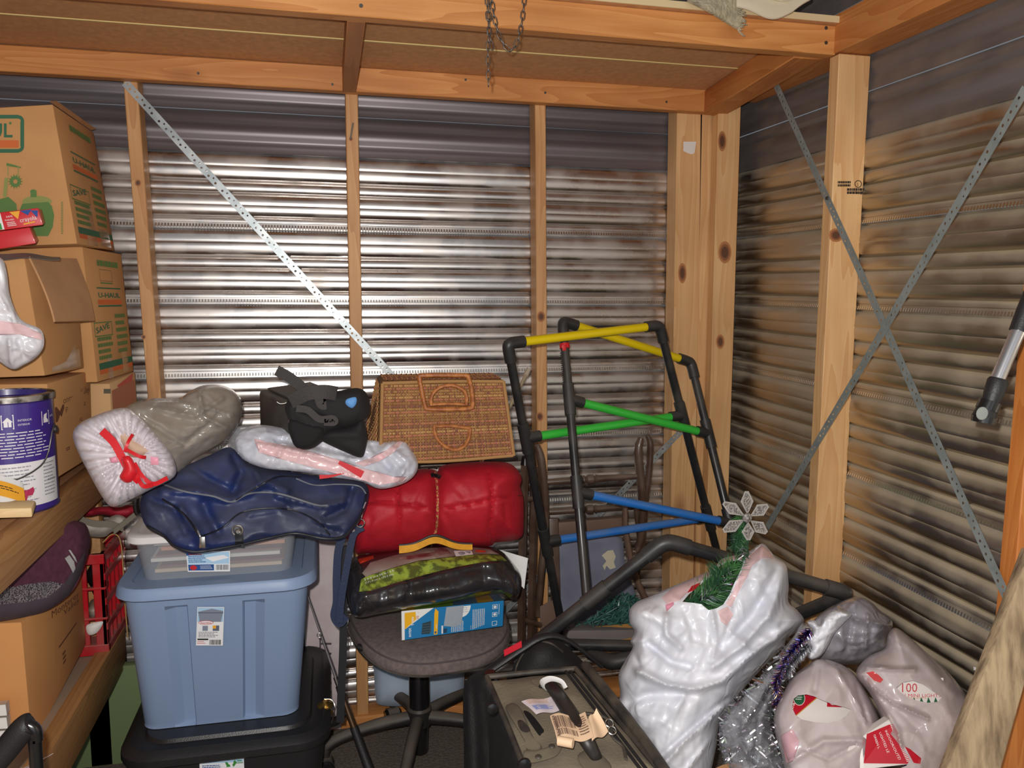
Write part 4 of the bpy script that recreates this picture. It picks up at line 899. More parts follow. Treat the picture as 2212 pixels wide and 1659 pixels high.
ribbon('tie', [(732, 998), (755, 1010), (783, 1025)], pf.surf(760, 1012).y-.006, lambda u: 8+8*u, RIB, t)
ribbon('tie', [(690, 1030), (715, 1028), (742, 1022)], pf.surf(715, 1024).y-.008, lambda u: 9-7*u, RIB, t)
# ---- grey case
GC = mat('grey_case', (62, 58, 56), .5, col2=(74, 68, 64), nscale=12, dust=(120, 112, 104), dustamt=.35)
a, b, c_, d_ = PY(626, 962, 1.99), PY(745, 948, 2.13), PY(700, 930, 2.33), PY(561, 936, 2.16)
a2, b2, d2 = PY(622, 872, 1.99), PY(742, 852, 2.13), PY(559, 843, 2.16); c2 = b2+(d2-a2); c_ = b+(d_-a)
t = thing('storage_case', 'dark grey hard plastic case standing behind the knee brace', 'case', (a+c_)/2)
obj('case_body', *hexa([a, b, c_, d_, a2, b2, c2, d2], .008, 3), GC, t)
m_ = lambda v: a2*.5+c2*.5+(v-(a2*.5+c2*.5))*.8+Vector((0, 0, .002))
obj('case_lid', *hexa([m_(a2), m_(b2), m_(c2), m_(d2)]+[m_(v)+Vector((0, 0, .006)) for v in (a2, b2, c2, d2)], .003), GC, t)
nn = (b-a).cross(a2-a).normalized(); nn = -nn if nn.dot(CAM-a) < 0 else nn
obj('front_panel', *hexa([a*.9+b*.1+(a2-a)*.06+nn*.001, b*.95+a*.05+(b2-b)*.06+nn*.001, b*.95+a*.05+(b2-b)*.06+nn*.005, a*.9+b*.1+(a2-a)*.06+nn*.005, a2*.9+b2*.1-(a2-a)*.3+nn*.001, b2*.95+a2*.05-(b2-b)*.3+nn*.001, b2*.95+a2*.05-(b2-b)*.3+nn*.005, a2*.9+b2*.1-(a2-a)*.3+nn*.005], .002), mat('case_dark', (40, 38, 38), .5), t)
# ---- knee brace
NEO = mat('black_neoprene', (30, 28, 29), .85, bump=.3, nscale=120); VEL = mat('velcro_grey', (62, 58, 56), .8, bump=.5, nscale=200)
t = thing('knee_brace', 'black neoprene knee brace with straps and blue patch, lying on the grey case', 'brace', PY(700, 985, 1.95))
Puff([(615, 880), (635, 850), (665, 840), (720, 845), (770, 838), (792, 850), (800, 882), (792, 903), (760, 922), (715, 932), (700, 950), (675, 968), (650, 970), (635, 955), (628, 920)], 1.93, .05, R=28, step=6, amp=.005, freq=16, ridge=.004, seed=2, folds=[([(640, 880), (690, 900), (740, 925)], 6, -.014), ([(620, 890), (640, 930), (660, 965)], 6, .012)]).build('brace_panel', NEO, t)
Puff([(705, 930), (760, 920), (782, 905), (793, 940), (790, 968), (780, 988), (745, 976), (700, 955), (692, 945)], 1.925, .03, R=18, step=6, amp=.003, seed=8, folds=[([(715, 938), (770, 940)], 7, .008)]).build('brace_flap', NEO, t)
Puff([(632, 905), (670, 915), (700, 925), (690, 950), (668, 968), (640, 966), (628, 945), (622, 920)], 1.89, .02, R=10, step=5, amp=.003, seed=3).build('brace_lining', mat('dark_lining', (20, 19, 20), .9), t)
ribbon('strap', [(598, 800), (625, 815), (652, 836), (676, 858)], lambda u: 1.92-.03*u, 23, VEL, t)
ribbon('strap', [(628, 868), (664, 850), (700, 846), (728, 850)], lambda u: 1.885-.02*math.sin(u*3), 30, VEL, t)
ribbon('strap', [(640, 882), (665, 886), (690, 905), (718, 904), (722, 912), (700, 912)], 1.865, 15, VEL, t)
ribbon('strap', [(690, 856), (696, 872), (705, 872)], 1.87, 24, VEL, t)
Puff([(750, 862), (768, 858), (770, 870), (762, 881), (752, 878), (746, 870)], 1.868, .006, step=4, amp=0).build('blue_patch', mat('blue_patch', (96, 152, 214), .7), t)
obj('wire_hook', *tube([PY(x, y, 1.93) for x, y in ((598, 868), (606, 872), (618, 870), (626, 862))], .0012, 6, 4), STEEL, t)
# ================================================================ CENTRE: CHAIR AND WHAT LIES ON IT
CHP = mat('chair_plastic', (40, 37, 37), .4, spec=.4, dust=(128, 116, 104), dustamt=.55); CHC = mat('chair_cloth', (118, 104, 100), .9, col2=(100, 88, 86), nscale=90, bump=.4, bscale=400)
cx, cy, zs = .262, 2.105, .445
t = thing('office_chair', 'grey swivel office chair with black five-arm base, carrying the red sleeping bag pile', 'chair', (.235, 2.21, 0))
def srow(sc, z, front=0):
    P_ = []
    for k in range(48):
        a = 2*math.pi*k/48; c_, s_ = math.cos(a), math.sin(a); e = .72
        x = .215*sc*abs(c_)**e*(1 if c_ > 0 else -1); y = .215*sc*abs(s_)**e*(1 if s_ > 0 else -1)
        x *= 1+.10*(y/.2) ; P_.append(Vector((cx+x*math.cos(.10)-y*math.sin(.10), cy+x*math.sin(.10)+y*math.cos(.10), z-(.022*max(0, -y/.2)**2)*(1 if z > zs else .6))))
    return P_
obj('seat', *loft([srow(.95, zs-.004), srow(.985, zs), srow(1.0, zs+.012), srow(.995, zs+.026), srow(.96, zs+.038), srow(.90, zs+.043), srow(.5, zs+.047), srow(.05, zs+.047)]), CHC, t, angle=60)
obj('seat_shell', *loft([srow(.55, zs-.05), srow(.8, zs-.03), srow(.97, zs-.006), srow(1.005, zs+.0), srow(1.005, zs+.006)]), CHP, t, angle=60)
obj('seat_piping', *tube([v for v in srow(.965, zs+.036)], .0028, 6, closed=True), mat('chair_piping', (84, 74, 74), .7), t)
hx, hy = .238, 2.215
obj('gas_lift', *lathe((hx, hy, 0), [(.017, .30), (.017, zs-.03)], 24), BKG, t)
obj('column_sleeve', *lathe((hx, hy, 0), [(.024, .03), (.026, .034), (.026, .13), (.030, .132), (.030, .335), (.027, .342), (.018, .344)], 28), BKG, t)
obj('hub', *lathe((hx, hy, 0), [(.032, .115), (.036, .12), (.036, .165), (.031, .172)], 28), CHP, t)
casters = [(708, 1640), (834, 1540), (1075, 1470), (1125, 1600), (880, 1720)]
ends = [PZ(703, 1620, .075), PZ(848, 1510, .085), PZ(1090, 1470, .08), PZ(1130, 1600, .08), PZ(872, 1700, .08)]
h0 = Vector((hx, hy, .150))
for k, e in enumerate(ends):
    e = Vector(e); d = e-h0; L = math.hypot(d.x, d.y)
    if L > .33: e = h0+d*(.33/L); e.z = .075
    d = e-h0; arm = [h0+Vector((0, 0, -.01)), h0+d*.4+Vector((0, 0, .012)), h0+d*.8+Vector((0, 0, .020)), h0+d*.97+Vector((0, 0, .012)), h0+d*1.0+Vector((0, 0, -.01)), e+Vector((0, 0, -.022))]
    arm[-2].z = e.z-.002
    obj('base_arm', *tube(arm, [.020, .018, .016, .016, .015, .012], 14, 6), CHP, t)
    cst = obj('caster', *join(tube([e+Vector((0, 0, -.02)), e+Vector((0, 0, -.034))], .006, 10), ), NAIL, t)
    s_ = Vector((-d.y, d.x, 0)).normalized(); w0 = Vector((e.x, e.y, .0255))
    for sg in (-1, 1):
        obj('wheel', *tube([w0+s_*sg*.006, w0+s_*sg*.010, w0+s_*sg*.022, w0+s_*sg*.026], [.022, .025, .025, .021], 22), BKG, cst)
    hood = tube([w0+s_*-.018+Vector((0, 0, .010)), w0+s_*.018+Vector((0, 0, .010))], .021, 18); obj('caster_hood', *hood, CHP, cst)
obj('lever', *tube([Vector((cx-.12, cy, zs-.01)), PY(800, 1400, 2.03), PY(785, 1400, 2.02), PY(772, 1396, 2.02)], [.006, .010, .016, .013], 12, 4, sq=.6), BKR, t)
# backrest stands behind the pile
obj('back_bar', *tube([Vector((cx, cy+.1, zs)), Vector((cx+.0, cy+.24, zs+.02)), Vector((cx, cy+.28, zs+.12)), Vector((cx, cy+.285, zs+.34))], .012, 10, 6, sq=.5), BKG, t)
# ---- blue box of airbed
IB = mat('box_blue', (34, 122, 178), .35, coat=.3); IY = mat('box_yellow', (240, 178, 30), .4); IG = mat('box_grass', (110, 160, 50), .5, col2=(150, 190, 70), nscale=60)
GD = mat('box_graydim', (88, 80, 70), .6); IO = mat('box_orange', (206, 84, 40), .5); SIL = mat('duct_silver', (176, 184, 194), .4, .3, bump=.3, nscale=40)
fr = [(867, 1320), (1088, 1297), (1086, 1352), (868, 1383)]
p = pbox(fr, 1.945, [(1076, 1283), (1074, 1338)], 2.14)
zo = zs+.049-min(p[0].z, p[1].z)
t = thing('airbed_box', 'blue and yellow printed airbed carton lying on the office chair seat', 'box', p[0]); obj('carton', *hexa(p, .001, 1), GD, t)
g = printq(p[0], p[1], p[5], p[4])
g.rect(0, 0, 1, 1, IB, 6, 1); g.poly([(0, 0), (.028, 0), (.03, 1), (0, 1)], WHITE); g.poly([(.03, .36), (.03, 1), (.31, 1)], WHITE); g.poly([(.03, .36), (.03, .93), (.135, .93), (.14, .66)], IY)
g.text('TWIN', .118, .46, .115, WHITE, rot=90, bold=True); g.text('10', .165, .66, .12, IO, rot=90, bold=True); g.text('in', .165, .87, .05, IO, rot=90)
g.text('INTEX', .09, .08, .11, WHITE, rot=90, bold=True); DK = mat('mattress_dark', (40, 62, 72), .5); DK2 = mat('mattress_mid', (66, 92, 102), .5)
g.poly([(.19, .12), (.27, .10), (.28, .55), (.20, .50)], DK); g.poly([(.27, .10), (.285, .16), (.288, .55), (.28, .55)], DK2)
for k in range(4): g.rect(.195, .17+.09*k, .272, .19+.09*k, DK2)
g.poly([(.31, .05), (.345, .05), (.355, .86), (.325, .98), (.315, .80)], IY); g.text('AIRBED', .341, .25, .05, WHITE, rot=90); g.rect(.318, .09, .335, .16, SKB)
g.ell(.585, .96, .085, .40, WHITE, 20, 180, 360); g.text('More', .635, .92, .06, SKB, rot=180); g.text('restful', .64, .84, .05, SKB, rot=180); g.text('within fit', .645, .76, .05, SKB, rot=180)
g.rect(.385, .05, .40, .34, WHITE); g.bar(.40, .06, .44, .22, BLK, 14)
g.lines(.46, .12, .60, .62, 1, IB)
for k in range(7): g.words(.48+.018*k, .05, .492+.018*k, .62-.03*k, 26, WHITE, .62)
g.text('Durable', .678, .07, .045, WHITE, rot=90)
for k in range(7): g.words(.69+.018*k, .05+.02*k, .702+.018*k, .80, 30, WHITE, .62)
for v in (.10, .44, .74): g.frame(.885, v, .935, v+.17, .015, WHITE)
g.lines(.95, .1, .955, .92, 1, WHITE); g.text('1', .93, .12, .10, WHITE, rot=90); g.ell(.91, .53, .014, .05, WHITE); g.ell(.91, .82, .014, .05, WHITE)
g.out('print', t)
top = printq(p[4], p[5], p[6], p[7]); top.rect(0, 0, 1, 1, IB); top.rect(.0, 0, .35, 1, IY); top.rect(.12, 0, .5, .9, IG); top.rect(.74, 0, .9, .9, IY); top.out('print', t)
sd = printq(p[4], p[0], p[3], p[7])
tp = Print(quadmap(p[0], p[1], p[5], p[4])[0], g.a); tp.lv = 40; tp.poly([(.405, .33), (.50, .26), (.58, .30), (.60, 1.0), (.43, 1.0)], SIL); tp.out('duct_tape', t)
# ---- packed blanket / sleeping mat in printed film
FILM = mat('black_film', (32, 30, 32), .22, coat=.5, col2=(52, 48, 50), nscale=7); PICT = mat('film_picture', (158, 142, 130), .5, coat=.6, col2=(126, 108, 102), nscale=8)
GRASS = mat('film_grass', (150, 168, 62), .3, coat=.5, col2=(86, 96, 44), nscale=55, lo=.42, hi=.58); RT_ = mat('film_redtag', (214, 72, 44), .3, coat=.5); PIN = mat('film_maroon', (118, 58, 60), .3, coat=.5, col2=(170, 140, 130), nscale=30)
t = thing('packed_airbed', 'black plastic-wrapped airbed pack with green grass picture, on the office chair', 'pack', (cx, 2.05, .56))
ol = [(746, 1250), (752, 1222), (768, 1203), (800, 1196), (840, 1190), (920, 1178), (1000, 1176), (1060, 1181), (1085, 1192), (1105, 1212), (1122, 1236), (1126, 1262), (1120, 1286), (1104, 1294), (1082, 1282), (1050, 1284), (1000, 1296), (940, 1306), (880, 1316), (820, 1326), (775, 1334), (758, 1322), (748, 1290)]
pf = Puff(ol, 2.03, .11, R=45, step=5, amp=.003, freq=18, ridge=.004, rfreq=14, seed=4, slope=(0, -.0012),
   regions={'picture_panel': [(782, 1238), (800, 1215), (850, 1200), (920, 1184), (1000, 1180), (1058, 1186), (1080, 1198), (1040, 1196), (960, 1204), (900, 1212), (850, 1226), (790, 1246)],
            'grass_panel': [(780, 1252), (790, 1246), (850, 1227), (900, 1213), (960, 1205), (1040, 1197), (1082, 1199), (1096, 1212), (1060, 1212), (1000, 1222), (940, 1236), (860, 1258), (800, 1276), (776, 1278)],
            'grass_edge': [(812, 1325), (880, 1311), (960, 1300), (1040, 1279), (1082, 1274), (1108, 1286), (1100, 1293), (1080, 1283), (1040, 1288), (960, 1304), (880, 1317)],
            'red_tag': [(772, 1208), (806, 1200), (808, 1206), (778, 1218)], 'red_tag#2': [(1026, 1188), (1048, 1189), (1050, 1193), (1030, 1193)],
            'maroon_patch': [(860, 1206), (900, 1196), (948, 1192), (930, 1202), (880, 1209)], 'maroon_patch#2': [(938, 1184), (962, 1182), (976, 1196), (950, 1200), (940, 1194)]},
   folds=[([(780, 1290), (870, 1262), (1000, 1228), (1080, 1214)], 5, .006), ([(880, 1250), (876, 1300)], 3, -.006), ([(1044, 1222), (1046, 1270)], 3, -.005), ([(770, 1290), (800, 1320)], 7, -.012), ([(1085, 1230), (1100, 1280)], 6, -.010)])
pf.build('film_wrap', FILM, t, regmats={'picture_panel': PICT, 'grass_panel': GRASS, 'grass_edge': GRASS, 'red_tag': RT_, 'red_tag#2': RT_, 'maroon_patch': PIN, 'maroon_patch#2': PIN})
g = pf.pmap((788, 1262), (856, 1240), (852, 1226), (784, 1248)); g.text('5 ft 8 in x 54 in / 6 ft', .02, .5, .4, WHITE, .95); g.text('(171.4 cm x 172.2 cm)', .02, .02, .36, WHITE, .9); g.out('print', t)
g = pf.pmap((985, 1202), (1022, 1198), (1018, 1188), (980, 1190)); g.rect(0, 0, 1, 1, WHITE, 4, 2); g.ell(.4, .5, .2, .3, MATS['grey_print']); g.poly([(.6, .8), (.95, .7), (.85, .3)], MATS['grey_print']); g.out('print', t)
t = thing('paper_sheet', 'white sheet of paper sticking out behind the airbed pack', 'paper', PY(1120, 1255, 2.06))
obj('sheet', *sheet(lambda u, v: PY(1066+74*u-8*u*v, 1184+22*u+(20+46*u)*v, 2.12-.02*v+.015*math.sin(3*u)), 8, 6, .001), WHITE, t)
# ---- red sleeping bag roll
RB = mat('red_quilt', (188, 24, 42), .62, col2=(172, 20, 38), nscale=10, bump=.25, bscale=90)
t = thing('sleeping_bag', 'red rolled sleeping bag tied with a cord, under the wicker basket', 'sleeping bag', (cx, 2.10, .66))
ol = [(738, 1150), (742, 1120), (765, 1070), (800, 1040), (860, 1022), (905, 1014), (935, 1014), (944, 1020), (955, 1006), (1000, 999), (1060, 997), (1098, 1000), (1118, 1015), (1127, 1035), (1124, 1052), (1131, 1080), (1131, 1140), (1126, 1160), (1105, 1168), (1070, 1172), (1055, 1180), (960, 1182), (940, 1176), (900, 1186), (840, 1194), (790, 1196), (770, 1196), (762, 1178)]
pf = Puff(ol, 2.12, .14, R=95, step=6, amp=.003, freq=10, ridge=.003, rfreq=12, seed=6,
   folds=[([(942, 1000), (942, 1180)], 11, -.022), ([(942, 1000), (942, 1180)], 3, -.008), ([(858, 1040), (862, 1100), (866, 1190)], 4, -.012), ([(1052, 1000), (1064, 1080), (1060, 1130), (1062, 1176)], 4, -.013), ([(790, 1085), (860, 1088), (942, 1100), (1010, 1090), (1070, 1078), (1130, 1070)], 3.5, -.011),
          ([(905, 1095), (940, 1140)], 8, -.008), ([(960, 1110), (985, 1160)], 6, -.006), ([(925, 1030), (900, 1090)], 5, -.005), ([(960, 1030), (1000, 1070)], 6, -.005), ([(800, 1120), (790, 1180)], 6, -.006), ([(1090, 1090), (1095, 1160)], 6, -.006)])
pf.build('bag_roll', RB, t)
SEAMR = mat('red_seam', (112, 14, 26), .8)
for q in ([(857, 1035), (862, 1100), (866, 1190)], [(1051, 1002), (1064, 1080), (1060, 1130), (1061, 1174)], [(800, 1085), (860, 1088), (935, 1100)], [(948, 1100), (1010, 1090), (1070, 1078), (1129, 1070)]): obj('seam', *tube(on(pf, q, -.0005), .0014, 6), SEAMR, t)
CORD = mat('flecked_cord', (190, 150, 90), .8, col2=(170, 30, 46), nscale=170, lo=.47, hi=.53)
obj('cord', *tube(on(pf, [(940, 1018), (945, 1060), (945, 1110), (942, 1145), (932, 1176)], .006), .0036, 8), CORD, t)
obj('cord_lock', *tube(on(pf, [(934, 1026), (949, 1030)], .010), .006, 10), BKG, t)
obj('cord', *tube(on(pf, [(944, 1012), (935, 1010), (926, 1012)], .006), .002, 8), BKG, t)
t = thing('trimmed_pouch', 'yellow-edged black cloth flap peeking out between sleeping bag and airbed pack', 'pouch', PY(940, 1178, 1.96))
obj('flap', *sheet(lambda u, v: PY(862+158*u, 1180-18*math.exp(-((u-.49)/.22)**2)-3*u+16*v*(1-.3*u), 1.985-.01*v), 24, 3, .004), mat('yellow_trim', (226, 164, 40), .7, col2=(206, 144, 30), nscale=40), t)
obj('edge', *tube([PY(862+158*u, 1178-20*math.exp(-((u-.49)/.22)**2)-3*u, 1.985) for u in [k/24 for k in range(25)]], .0035, 8), BKR, t)
# ---- wicker basket
t = thing('wicker_basket', 'brown woven wicker basket case with cane handles on top of the sleeping bag', 'basket', PY(960, 1005, 2.1))
WK = mat('wicker_body', (136, 96, 54), .8, col2=(104, 68, 40), nscale=60); CANE = mat('cane', (186, 116, 56), .4, col2=(150, 84, 38), nscale=70, lo=.4, hi=.6, coat=.2)
tl, tr, br_, bl_ = PY(822, 824, 2.00), PY(1092, 820, 2.00), PY(1114, 988, 1.985), PY(816, 1006, 1.985)
b4 = [bl_+Vector((-.035, .15, .0)), br_+Vector((.0, .15, .0)), tr+Vector((-.0, .15, -.0)), tl+Vector((-.0, .15, 0))]
P8 = [bl_+Vector((0, .004, 0)), br_+Vector((0, .004, 0)), b4[1], b4[0], tl+Vector((0, .004, 0)), tr+Vector((0, .004, 0)), b4[2], b4[3]]
obj('basket_body', *hexa(P8, .012, 3), WK, t)
def bil(a, b, c, d, u, v): return a*(1-u)*(1-v)+b*u*(1-v)+c*u*v+d*(1-u)*v
wcol = [mat('cane_%d' % i, c_, .7) for i, c_ in enumerate([(168, 124, 74), (150, 104, 60), (176, 112, 82), (132, 84, 66), (186, 142, 88)])]
def weave(a, b, c, d, nu, nv, nrm, par, nm):
    rs = random.Random(nu); V = []; Fc = []; fm = []; nrm = Vector(nrm)
    def rnd(u, v):   # keep inside rounded corners
        return bil(a, b, c, d, u, v)
    for j in range(nv):
        v0 = (j+.14)/nv; v1 = (j+.86)/nv; c_ = rs.choice((0, 0, 1, 1, 4, 3)) if j % 4 else 2
        k0 = len(V)
        for i in range(nu*2+1):
            u = i/(nu*2); h = .0022+.0018*math.cos(math.pi*(i+j*2)/2) if nu else 0
            h = .0022+.0018*(1 if ((i//2+j) % 2) else -1)*(1 if i % 2 else .15)
            V += [rnd(u, v0)+nrm*h*.6, rnd(u, (v0+v1)/2)+nrm*(h+.001), rnd(u, v1)+nrm*h*.6]
        for i in range(nu*2):
            q = k0+i*3; Fc += [(q, q+3, q+4, q+1), (q+1, q+4, q+5, q+2)]; fm += [c_ if rs.random() < .85 else 3]*2
    for i in range(nu):
        c_ = rs.choice((0, 1, 4)) if i % 5 else 2; u0 = (i+.3)/nu; u1 = (i+.72)/nu; k0 = len(V)
        for j in range(nv*2+1):
            v = j/(nv*2); h = .0022-.0018*(1 if ((i+j//2) % 2) else -1)*(1 if j % 2 else .15)
            V += [rnd(u0, v)+nrm*h*.6, rnd((u0+u1)/2, v)+nrm*(h+.001), rnd(u1, v)+nrm*h*.6]
        for j in range(nv*2):
            q = k0+j*3; Fc += [(q, q+1, q+4, q+3), (q+1, q+2, q+5, q+4)]; fm += [c_]*2
    o = obj(nm, V, Fc, wcol, par, fm, angle=60); o['kind'] = 'stuff'; return o
i_ = .008
A, B, C_, D_ = bl_+Vector((i_, 0, i_)), br_+Vector((-i_, 0, i_)), tr+Vector((-i_, 0, -i_)), tl+Vector((i_, 0, -i_))
weave(A, B, C_, D_, 46, 26, (0, -1, 0), t, 'woven_front')
weave(b4[0]+Vector((0, -.01, i_)), bl_+Vector((-.001, .012, i_)), tl+Vector((-.001, .012, -i_)), b4[3]+Vector((0, -.01, -i_)), 12, 26, (-1, -.3, 0), t, 'woven_side')
weave(tl+Vector((i_, .012, 0)), tr+Vector((-i_, .012, 0)), b4[2]+Vector((-i_, -.01, 0)), b4[3]+Vector((i_, -.01, 0)), 46, 14, (0, 0, 1), t, 'woven_top')
for q in ([(826, 828), (960, 824), (1088, 824)], [(822, 998), (960, 996), (1108, 984)], [(826, 828), (822, 998)], [(1088, 824), (1110, 984)]): obj('rim_braid', *tube([PY(x, y, 1.985) for x, y in q], .0045, 8, 4 if len(q) > 2 else 0), wcol[0], t)
def cane(px, Y, r=.0048, closed=False): return obj('handle', *tube([PY(x, y, Y) for x, y in px], r, 10, 5, closed=closed), CANE, t)
cane([(906, 816), (912, 850), (918, 876), (926, 883), (970, 884), (1014, 882), (1021, 874), (1018, 840), (1012, 816), (1004, 811), (960, 810), (912, 811)], 1.968, .0058, True)
cane([(931, 876), (932, 858), (942, 842), (962, 833), (985, 834), (1003, 846), (1008, 860), (1007, 875)], 1.962, .0048); cane([(931, 874), (970, 872), (1007, 874)], 1.965, .0042)
cane([(938, 921), (940, 938), (950, 955), (970, 969), (988, 971), (1004, 962), (1013, 945), (1016, 925)], 1.966, .0046); cane([(936, 921), (975, 920), (1016, 925)], 1.968, .0044)
cane([(905, 815), (898, 818), (900, 822)], 2.05, .005)
# ---- pale rod
t = thing('rubber_tipped_rod', 'thin pale metal rod with rubber cap standing behind the basket', 'rod', PY(1090, 1010, 2.36))
obj('rod', *tube([PY(1036, 1006, 2.20), PY(1137, 808, 2.33)], .0062, 12), mat('pale_metal', (206, 190, 160), .3, .6), t)
obj('rubber_cap', *tube([PY(1134, 814, 2.33), PY(1143, 796, 2.333)], [.0085, .0075], 14), mat('beige_rubber', (176, 158, 138), .7), t)
# ---- light grey bin behind the chair
t = thing('grey_pillow', 'pale blue-grey pillow standing on the floor against the wall behind the chair', 'pillow', PY(905, 1525, 2.40))
Puff([(806, 1410), (820, 1385), (900, 1380), (985, 1385), (1004, 1410), (1003, 1460), (1000, 1505), (985, 1518), (900, 1524), (825, 1524), (812, 1508), (808, 1460)], 2.41, .045, R=40, step=8, amp=.003, freq=9, seed=3, back=.3, folds=[([(830, 1440), (900, 1470), (990, 1460)], 12, .006)]).build('pillow_body', mat('pale_blue_cloth', (176, 190, 206), .85, col2=(160, 174, 192), nscale=8), t)
# ---- white printed board behind
t = thing('white_board', 'tall white board with vertical dark lettering behind the totes', 'board', PY(700, 1560, 2.42))
p = pbox([(655, 1150), (738, 1150), (736, 1575), (660, 1575)], 2.405, [(740, 1150), (738, 1570)], 2.432)
obj('panel', *hexa(p, .002), mat('dusty_white_board', (214, 200, 200), .7, col2=(196, 178, 180), nscale=14), t)
g = ppx(2.403); LT = mat('letter_grey', (84, 74, 78), .7)
v = -1500
for ch in ('H', 'U', 'N', 'T'):
    g.text(ch, 716, v, 38, LT, 26, rot=90); v += 32
g.out('lettering', t)
# ---- fishing rod
t = thing('fishing_rod', 'dark fishing rod with gold spinning reel leaning between totes and chair', 'fishing rod', PZ(795, 1680, .0))
R0 = [PY(664, 1285, 2.12), PY(700, 1390, 2.10), PY(727, 1468, 2.08)]
obj('rod_blank', *tube(R0, [.0022, .0034, .0045], 10), mat('rod_grey', (120, 112, 112), .25, .5, coat=.5), t)
obj('ferrule', *tube([PY(724, 1462, 2.08), PY(732, 1484, 2.075)], .006, 12), STEEL, t)
obj('foregrip', *tube([PY(731, 1482, 2.075), PY(740, 1505, 2.07)], [.008, .011], 12), BKR, t)
obj('reel_seat', *tube([PY(740, 1505, 2.07), PY(764, 1570, 2.05)], .0085, 12), mat('bronze', (118, 90, 66), .25, .8, coat=.5), t)
obj('handle_grip', *tube([PY(764, 1570, 2.05), PY(785, 1628, 2.03), PY(795, 1655, 2.02), PY(812, 1700, 2.0)], [.011, .012, .013, .013], 12), BKR, t)
GOLD = mat('gold', (186, 150, 80), .25, .9); REEL = mat('reel_dark', (44, 40, 38), .35, .5)
reel = obj('reel_body', *tube([PY(748, 1540, 2.06), PY(728, 1556, 2.05), PY(712, 1560, 2.045), PY(700, 1568, 2.04)], [.006, .012, .015, .010], 12, 4), REEL, t)
obj('spool', *lathe(PY(703, 1545, 2.045), [(.012, 0), (.02, .004), (.021, .007), (.014, .009), (.014, .024), (.021, .026), (.021, .030), (.012, .034), (.006, .040)], 26), GOLD, reel)
obj('crank', *tube([PY(705, 1568, 2.03), PY(696, 1580, 2.0), PY(694, 1590, 1.99), PY(700, 1592, 1.985)], .003, 8, 4), GOLD, reel)
obj('crank_knob', *tube([PY(692, 1590, 1.99), PY(702, 1594, 1.98)], .007, 12), GOLD, reel)
obj('bail_wire', *tube([PY(716, 1560, 2.03), PY(724, 1530, 2.02), PY(716, 1512, 2.03), PY(700, 1510, 2.03)], .0016, 6, 5), STEEL, reel)
ringat(PY(690, 1372, 2.095), .006, .001, STEEL, t, 'line_guide')
# ================================================================ RIGHT: LADDER TOSS GAME, CHAIR, BAGS, SUITCASES
PVC = mat('black_pipe', (36, 36, 37), .32, spec=.5, coat=.15, dust=(110, 100, 90), dustamt=.28); FIT = mat('black_fitting', (42, 41, 41), .42, dust=(105, 96, 88), dustamt=.25)
PY_ = mat('yellow_pipe', (226, 196, 10), .38, coat=.2); PG_ = mat('green_pipe', (58, 186, 62), .38, coat=.2); PB_ = mat('blue_pipe', (40, 118, 204), .38, coat=.2, dust=(120, 130, 140), dustamt=.25)
def lerp(a, b, t): return a*(1-t)+b*t
def ladder(name, label, L, R_, rungs, extra=()):
    """L, R_: (top, bottom) points of the legs"""
    t = thing(name, label, 'ladder game', (L[1]+R_[1])/2, 'ladder toss frames in the back corner')
    ra, rf = .0125, .0165
    for (a, b) in (L, R_): obj('leg', *tube([a, b], ra, 16), PVC, t)
    for i, (tl_, tr_, m) in enumerate(rungs):
        p, q = lerp(*L, tl_), lerp(*R_, tr_); d = (q-p).normalized()
        obj('rung', *tube([p+d*.03, q-d*.03], ra, 16), m, t)
        for c_, s_, ax in ((p, 1, (L[1]-L[0]).normalized()), (q, -1, (R_[1]-R_[0]).normalized())):
            if i == 0:
                obj('elbow', *tube([c_+ax*.052, c_+ax*.02, c_+ax*.004+d*s_*.004, c_+d*s_*.02, c_+d*s_*.05], [rf, rf, rf*1.02, rf, rf], 16, 4), FIT, t)
            else:
                obj('tee', *join(tube([c_-ax*.045, c_+ax*.045], rf, 16), tube([c_, c_+d*s_*.045], rf*.98, 16)), FIT, t)
    return t
LA = (PY(1096, 742, 2.06), PY(1218, 1378, 2.27)); RA = (PY(1424, 703, 2.20), PY(1548, 1190, 2.33))
def tt(seg, y):   # parameter along a leg where it crosses an image row
    lo, hi = 0, 1
    for _ in range(30):
        m_ = (lo+hi)/2; p = lerp(*seg, m_)-CAM; yy_ = H/2-F*p.dot(UP)/p.dot(fw)
        if yy_ < y: lo = m_
        else: hi = m_
    return lo
la = ladder('ladder_toss_frame', 'black pipe ladder toss frame whose yellow top bar slopes up to the right', LA, RA,
   [(0, 0, PY_), (tt(LA, 946), tt(RA, 897), PG_), (tt(LA, 1170), tt(RA, 1118), PB_)])
LB = (PY(1215, 694, 2.21), PY(1268, 1300, 1.95)); RB_ = (PY(1492, 782, 2.33), PY(1600, 1225, 2.09))
lb = ladder('ladder_toss_frame', 'black pipe ladder toss frame with red clip, yellow top bar sloping down to the right', LB, RB_,
   [(0, 0, PY_), (tt(LB, 863), tt(RB_, 937), PG_), (tt(LB, 1063), tt(RB_, 1130), PB_)])
k = lerp(*LB, tt(LB, 748)); ax = (LB[1]-LB[0]).normalized()
obj('red_clip', *tube([k-ax*.007, k+ax*.007], .0150, 14), mat('red_clip', (206, 36, 40), .4), lb)
obj('clip_end', *hexa(pbox([(1214, 745), (1222, 745), (1223, 757), (1215, 758)], k.y-.02, [(1224, 745), (1225, 757)], k.y-.005), .001), MATS['red_clip'], lb)
zt_ = [k+ax*(.02+.006*i)+Vector((-.014, -.006, 0)) for i in range(22)]
zp = obj('zip_tie_teeth', *join(*[tube([q, q+Vector((-.003, 0, 0))], .0018, 5) for q in zt_]), BKR, lb); zp['kind'] = 'stuff'
